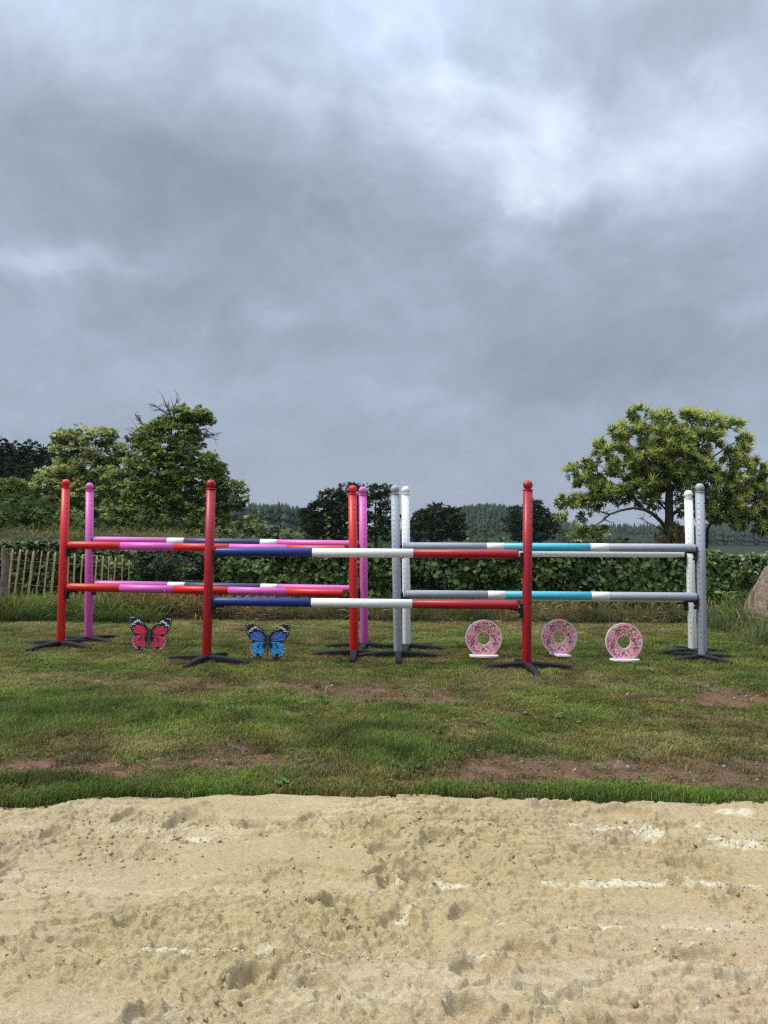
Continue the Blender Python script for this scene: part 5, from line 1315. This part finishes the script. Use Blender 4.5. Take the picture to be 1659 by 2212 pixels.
# ------------------------------------------------------------------ flowering chestnut on the right
YC = 16.0
zc_ = lambda x_, y_: (1161 + x_ * .3, 829.5 + y_ * .3)
root = empty('flowering_chestnut', (at(*zc_(935, 1100), YC).x, YC, gz(at(*zc_(935, 1100), YC).x, YC))); tag(root, 'flowering chestnut tree with spiky yellow catkins behind the grey and white standards', 'tree')
ro = Vector(root.location)
def cp(x_, y_, dy=0.0): return at(*zc_(x_, y_), YC + dy) - ro
b = MB(); b.tube([Vector((0, 0, -.2)), cp(936, 1150), cp(942, 1060), cp(950, 960), cp(946, 850), cp(950, 770), cp(935, 660, .1), cp(950, 540, .1), cp(920, 400, .1), cp(900, 280)], [.13, .11, .098, .088, .082, .075, .06, .045, .03, .012], 12)
b.build('trunk', M['bark'], root, True)
LIMBS = [([(935, 1050, 0), (885, 985, -.2), (830, 935, -.3), (770, 905, -.4), (690, 893, -.5), (600, 910, -.6), (520, 938, -.6), (470, 985, -.6), (420, 1015, -.6)], .055),
         ([(520, 938, -.6), (440, 915, -.7), (390, 912, -.7), (330, 890, -.7)], .022), ([(770, 905, -.4), (735, 870, -.3), (690, 800, -.3), (600, 740, -.4), (480, 690, -.4), (330, 640, -.4)], .035),
         ([(948, 930, 0), (900, 880, .2), (850, 835, .3), (800, 780, .4)], .032), ([(930, 1070, -.1), (880, 1040, -.4), (800, 1000, -.6), (760, 970, -.7), (710, 965, -.7)], .018), ([(800, 1000, -.6), (775, 1000, -.6), (730, 940, -.6)], .010),
         ([(950, 960, 0), (1020, 900, -.2), (1120, 860, -.3), (1250, 820, -.5), (1380, 760, -.6)], .05), ([(942, 800, 0), (1030, 700, .3), (1160, 600, .4), (1300, 500, .4), (1420, 420, .3)], .045), ([(940, 700, 0), (860, 600, -.3), (740, 500, -.4), (620, 400, -.4)], .04),
         ([(948, 560, 0), (1040, 430, -.3), (1120, 300, -.3)], .03), ([(930, 480, 0), (820, 360, .3), (760, 260, .3)], .028), ([(1215, 1190, .1), (1225, 1040, .1), (1280, 960, 0), (1400, 900, -.2), (1520, 850, -.3), (1650, 900, -.3)], .045), ([(1280, 960, 0), (1360, 1000, -.2), (1440, 1010, -.3)], .02), ([(1380, 760, -.6), (1500, 700, -.6), (1600, 620, -.5)], .03)]
for pts, rad in LIMBS:
    b = MB(); pp = [cp(*p) for p in pts]; nn_ = len(pp) - 1
    b.tube(pp, [.78 * rad * (1 - .72 * i / nn_) for i in range(nn_ + 1)], 8)
    for q in range(7):
        j = random.randrange(1, nn_ + 1); s_ = pp[j - 1].lerp(pp[j], random.random()); d = Vector((random.uniform(-.3, .3), random.uniform(-.2, .2), random.uniform(-.15, .3)))
        b.tube([s_, s_ + d * .6, s_ + d + Vector((0, 0, .04))], [rad * .22, rad * .15, rad * .07], 5)
    b.build('branch', M['bark'], root, True)
CL = [(730, 200, 80, 55), (900, 225, 110, 60), (1110, 225, 100, 70), (1280, 270, 110, 65), (1410, 280, 50, 40), (620, 330, 110, 80), (820, 350, 140, 100), (1030, 350, 140, 100), (1230, 380, 120, 80), (1470, 400, 70, 70), (450, 445, 60, 50), (560, 490, 120, 70), (780, 510, 140, 80), (1000, 520, 150, 90), (1170, 520, 100, 80),
      (1400, 520, 120, 80), (1560, 600, 90, 90), (265, 610, 70, 50), (400, 575, 80, 50), (480, 680, 130, 70), (330, 690, 80, 40), (720, 690, 90, 60), (880, 680, 130, 80), (1050, 670, 110, 70), (1240, 620, 70, 50), (1440, 700, 120, 100), (1620, 760, 100, 110), (185, 850, 40, 45), (300, 840, 80, 45), (430, 840, 110, 50), (590, 800, 110, 50),
      (740, 830, 60, 35), (860, 765, 60, 45), (1040, 800, 50, 80), (1150, 800, 70, 80), (1330, 830, 100, 90), (1500, 880, 120, 90), (1660, 930, 90, 110), (1040, 890, 40, 60), (195, 960, 45, 30), (350, 950, 45, 30), (480, 1020, 40, 20), (420, 1065, 60, 25), (1280, 960, 70, 45), (1420, 1010, 50, 45), (1600, 1030, 80, 50), (1740, 640, 80, 130), (1780, 850, 80, 140), (990, 1010, 40, 30), (340, 1075, 50, 22)]
CL += [(830, 610, 190, 110), (1080, 600, 190, 110), (640, 580, 140, 80), (1300, 720, 150, 110), (980, 430, 180, 90), (480, 780, 150, 60), (1180, 900, 120, 70), (1420, 930, 130, 60), (720, 760, 150, 50), (860, 840, 60, 40)]
r = np.random.default_rng(77)
def sprig(seed, catkins):
    r = np.random.default_rng(seed); n = 17; a = np.arange(n) * 2.4 + r.normal(0, .2, n); t = np.linspace(0, 1, n)
    P_ = np.stack([np.zeros(n), -.02 + .12 * t, np.zeros(n)], 1)
    D_ = np.stack([np.cos(a), .35 + .5 * t + r.normal(0, .1, n), np.sin(a)], 1)
    parts = [leaves(LANCE, P_, D_, r.normal(0, .6, n), r.uniform(.10, .165, n), mixcol(r, n, (.060, .105, .024), (.15, .215, .048), None, .15))]
    if catkins:
        Vc, Fc_, Cc = [], [], []
        for i in range(26):
            d = r.normal(size=3); d[1] = abs(d[1]) * .7 + .35; d /= np.linalg.norm(d); L = r.uniform(.13, .25); base_ = np.array([0, .10, 0]); side = np.cross(d, r.normal(size=3)); side /= np.linalg.norm(side); s2 = np.cross(side, d); b0 = len(Vc); w = .0056
            col = np.array([.66, .70, .19]) * r.uniform(.75, 1.2) * np.array([r.uniform(.9, 1.15), 1, 1])
            for k in range(4):
                tt = k / 3; c = base_ + d * L * tt + side * .035 * tt * tt; ww = w * (1 - .45 * tt)
                for (u, v) in ((1, 0), (-.5, .87), (-.5, -.87)): Vc.append(c + side * u * ww + s2 * v * ww); Cc.append(col)
            for k in range(3):
                for q in range(3):
                    q2 = (q + 1) % 3; A_, B_ = b0 + 3 * k, b0 + 3 * k + 3
                    Fc_ += [(A_ + q, A_ + q2, B_ + q2), (A_ + q, B_ + q2, B_ + q)]
        parts.append((np.array(Vc), np.array(Fc_), np.array(Cc)))
    return merge(parts)
SPL = [sprig(s_, False) for s_ in (1, 2, 3, 4, 5)]; SPC = [sprig(s_, True) for s_ in (11, 12, 13, 14)]
SPM = [mesh_np('leafy_twig', v, f, M['leaf'], c) for v, f, c in SPL]; SPCM = [mesh_np('catkin_twig', v, f, M['leaf'], c) for v, f, c in SPC]
places = []
for (cx, cy, rx, ry) in [(a_, b__ + 42 * (1 - b__ / 1000), c__, d__) for a_, b__, c__, d__ in CL]:
    k = max(4, int(rx * ry / 250))
    v = r.normal(size=(k, 3)); v /= np.linalg.norm(v, axis=1, keepdims=True); q = r.uniform(.25, 1, k) ** .6
    for i in range(k):
        dep = v[i, 1] * q[i] * (ry + rx) * .5 * .3 * YC / FPX * 1.6 + (-.4 + .9 * r.random()) * (1 - abs(cx - 950) / 1100)
        x_, y_ = cx + v[i, 0] * q[i] * rx * .88, cy - v[i, 2] * q[i] * ry * .88
        p = cp(x_, y_, dep); outw = Vector(((x_ - 930) / 700 + v[i, 0] * .6, -.35 + v[i, 1] * .8, (650 - y_) / 500 * .7 + v[i, 2] * .5 + .15))
        up_ = v[i, 2] > .0 and v[i, 1] < .55
        pc = (.92 if y_ < 560 else .6) if up_ else .25
        if (cx < 330 or cx > 1400): pc += .15
        places.append((p, outw.normalized(), r.random() < pc, p.y))
places.sort(key=lambda q: q[3] - (.5 if q[2] else 0))
print('sprigs', len(places))
restp = []
for i, (p, d, ck, _) in enumerate(places):
    dd = d + (Vector((0, 0, .45)) if ck else Vector((0, 0, -.35))); dd.normalize()
    fr = frames(np.array([dd[:]]), np.array([r.uniform(0, 6.28)]))[0]; s_ = r.uniform(.58, .86)
    if i < 296:
        me = SPCM[int(r.integers(0, 4))] if ck else SPM[int(r.integers(0, 5))]
        o = link(bpy.data.objects.new('catkin_twig' if ck else 'leafy_twig', me), root); mm = Matrix.Identity(4)
        for a in range(3):
            for b_ in range(3): mm[a][b_] = fr[a, b_] * s_
            mm[a][3] = p[a]
        o.matrix_local = mm
    else:
        v, f, c = (SPC[int(r.integers(0, 4))] if ck else SPL[int(r.integers(0, 5))]); restp.append(((v * s_) @ fr.T + np.array(p[:]), f, c))
V, F, C = merge(restp); o = obj_np('foliage', V, F, M['leaf'], root, C); o['kind'] = 'stuff'
# withered brown leaves at the fork
n = 260; pp = []
for i in range(n):
    q = cp(random.gauss(975, 50), random.gauss(1075, 40), random.uniform(-.35, .1)); pp.append(q[:])
dd = np.stack([r.normal(0, .35, n), r.normal(0, .35, n), -np.ones(n)], 1)
V, F, C = leaves(LANCE, np.array(pp), dd, r.uniform(0, 6, n), r.uniform(.10, .17, n), mixcol(r, n, (.15, .095, .045), (.27, .19, .10)))
o = obj_np('withered_leaves', V, F, M['leaf'], root, C); o['kind'] = 'stuff'

# far overhead line
b = MB(); a0, a1 = at(560, 1131, 260), at(700, 1136, 260); b.tube([a0 + (a1 - a0) * (i / 12) + Vector((0, 0, -.8 * math.sin(PI * i / 12))) for i in range(13)], .06, 4)
o = b.build('overhead_line', M['cup']); tag(o, 'thin dark overhead line crossing the sky left of the dark oak', 'power line')

# weeds in the lawn
r = np.random.default_rng(303)
P_, D_, S_, C_ = [], [], [], []
for (px, py, rr_, k, col) in [(400, 1395, 10, 8, (.16, .22, .10)), (270, 1545, 14, 10, (.20, .27, .15)), (385, 1540, 20, 14, (.19, .25, .15)), (700, 1515, 12, 8, (.18, .25, .12)), (510, 1530, 16, 9, (.22, .28, .18)), (1205, 1555, 26, 12, (.14, .21, .07)), (930, 1570, 40, 10, (.12, .18, .06)), (625, 1702, 10, 6, (.15, .22, .09)), (1375, 1690, 14, 7, (.14, .2, .09)),
                              (880, 1670, 20, 8, (.14, .2, .1)), (1600, 1470, 50, 26, (.13, .19, .07)), (1500, 1452, 60, 22, (.15, .2, .08)), (1450, 1415, 60, 18, (.13, .18, .06)), (60, 1560, 40, 14, (.14, .2, .09)), (830, 1400, 60, 8, (.13, .18, .06)), (800, 1710, 400, 14, (.12, .18, .06)), (250, 1420, 120, 16, (.17, .22, .09)), (1150, 1330 + 130, 200, 14, (.14, .19, .07)), (560, 1450, 200, 12, (.15, .2, .09))]:
    for q in range(k):
        c = gnd(px + r.normal(0, rr_), py + r.normal(0, rr_ * .3 + 1)); 
        if c.y < edge_y(c.x): continue
        m_ = r.integers(5, 9)
        for i in range(m_):
            a = r.uniform(0, 6.28); P_.append((c.x, c.y, gz(c.x, c.y) + r.uniform(.0, .03))); D_.append((math.cos(a), math.sin(a), r.uniform(.2, .9))); S_.append(r.uniform(.02, .045)); C_.append(np.array(col) * np.array([.75, .85, .55]) * r.uniform(.7, 1.15))
V, F, C = leaves(LANCE, np.array(P_), np.array(D_), r.normal(0, .4, len(P_)), np.stack([np.array(S_) * 1.9, np.array(S_), np.array(S_)], 1), np.array(C_))
o = obj_np('lawn_weeds', V, F, M['leaf'], None, C); tag(o, 'broad leaved weeds scattered through the lawn', kind='stuff')

# ------------------------------------------------------------------ air
HAZE = 0.00012
hz = MB(); hz.box((0, 560, 28), (1300, 640, 36))
m = bpy.data.materials.new('air'); m.use_nodes = True; nt = m.node_tree; nt.nodes.clear()
pv = N(nt, 'ShaderNodeVolumePrincipled'); pv.inputs['Density'].default_value = HAZE; pv.inputs['Color'].default_value = (.82, .88, .95, 1); pv.inputs['Anisotropy'].default_value = 0.0
mo = N(nt, 'ShaderNodeOutputMaterial'); nt.links.new(pv.outputs[0], mo.inputs['Volume'])
if HAZE > 0:
    o = hz.build('haze', m); tag(o, 'thin pale air softening the far hills', kind='stuff')
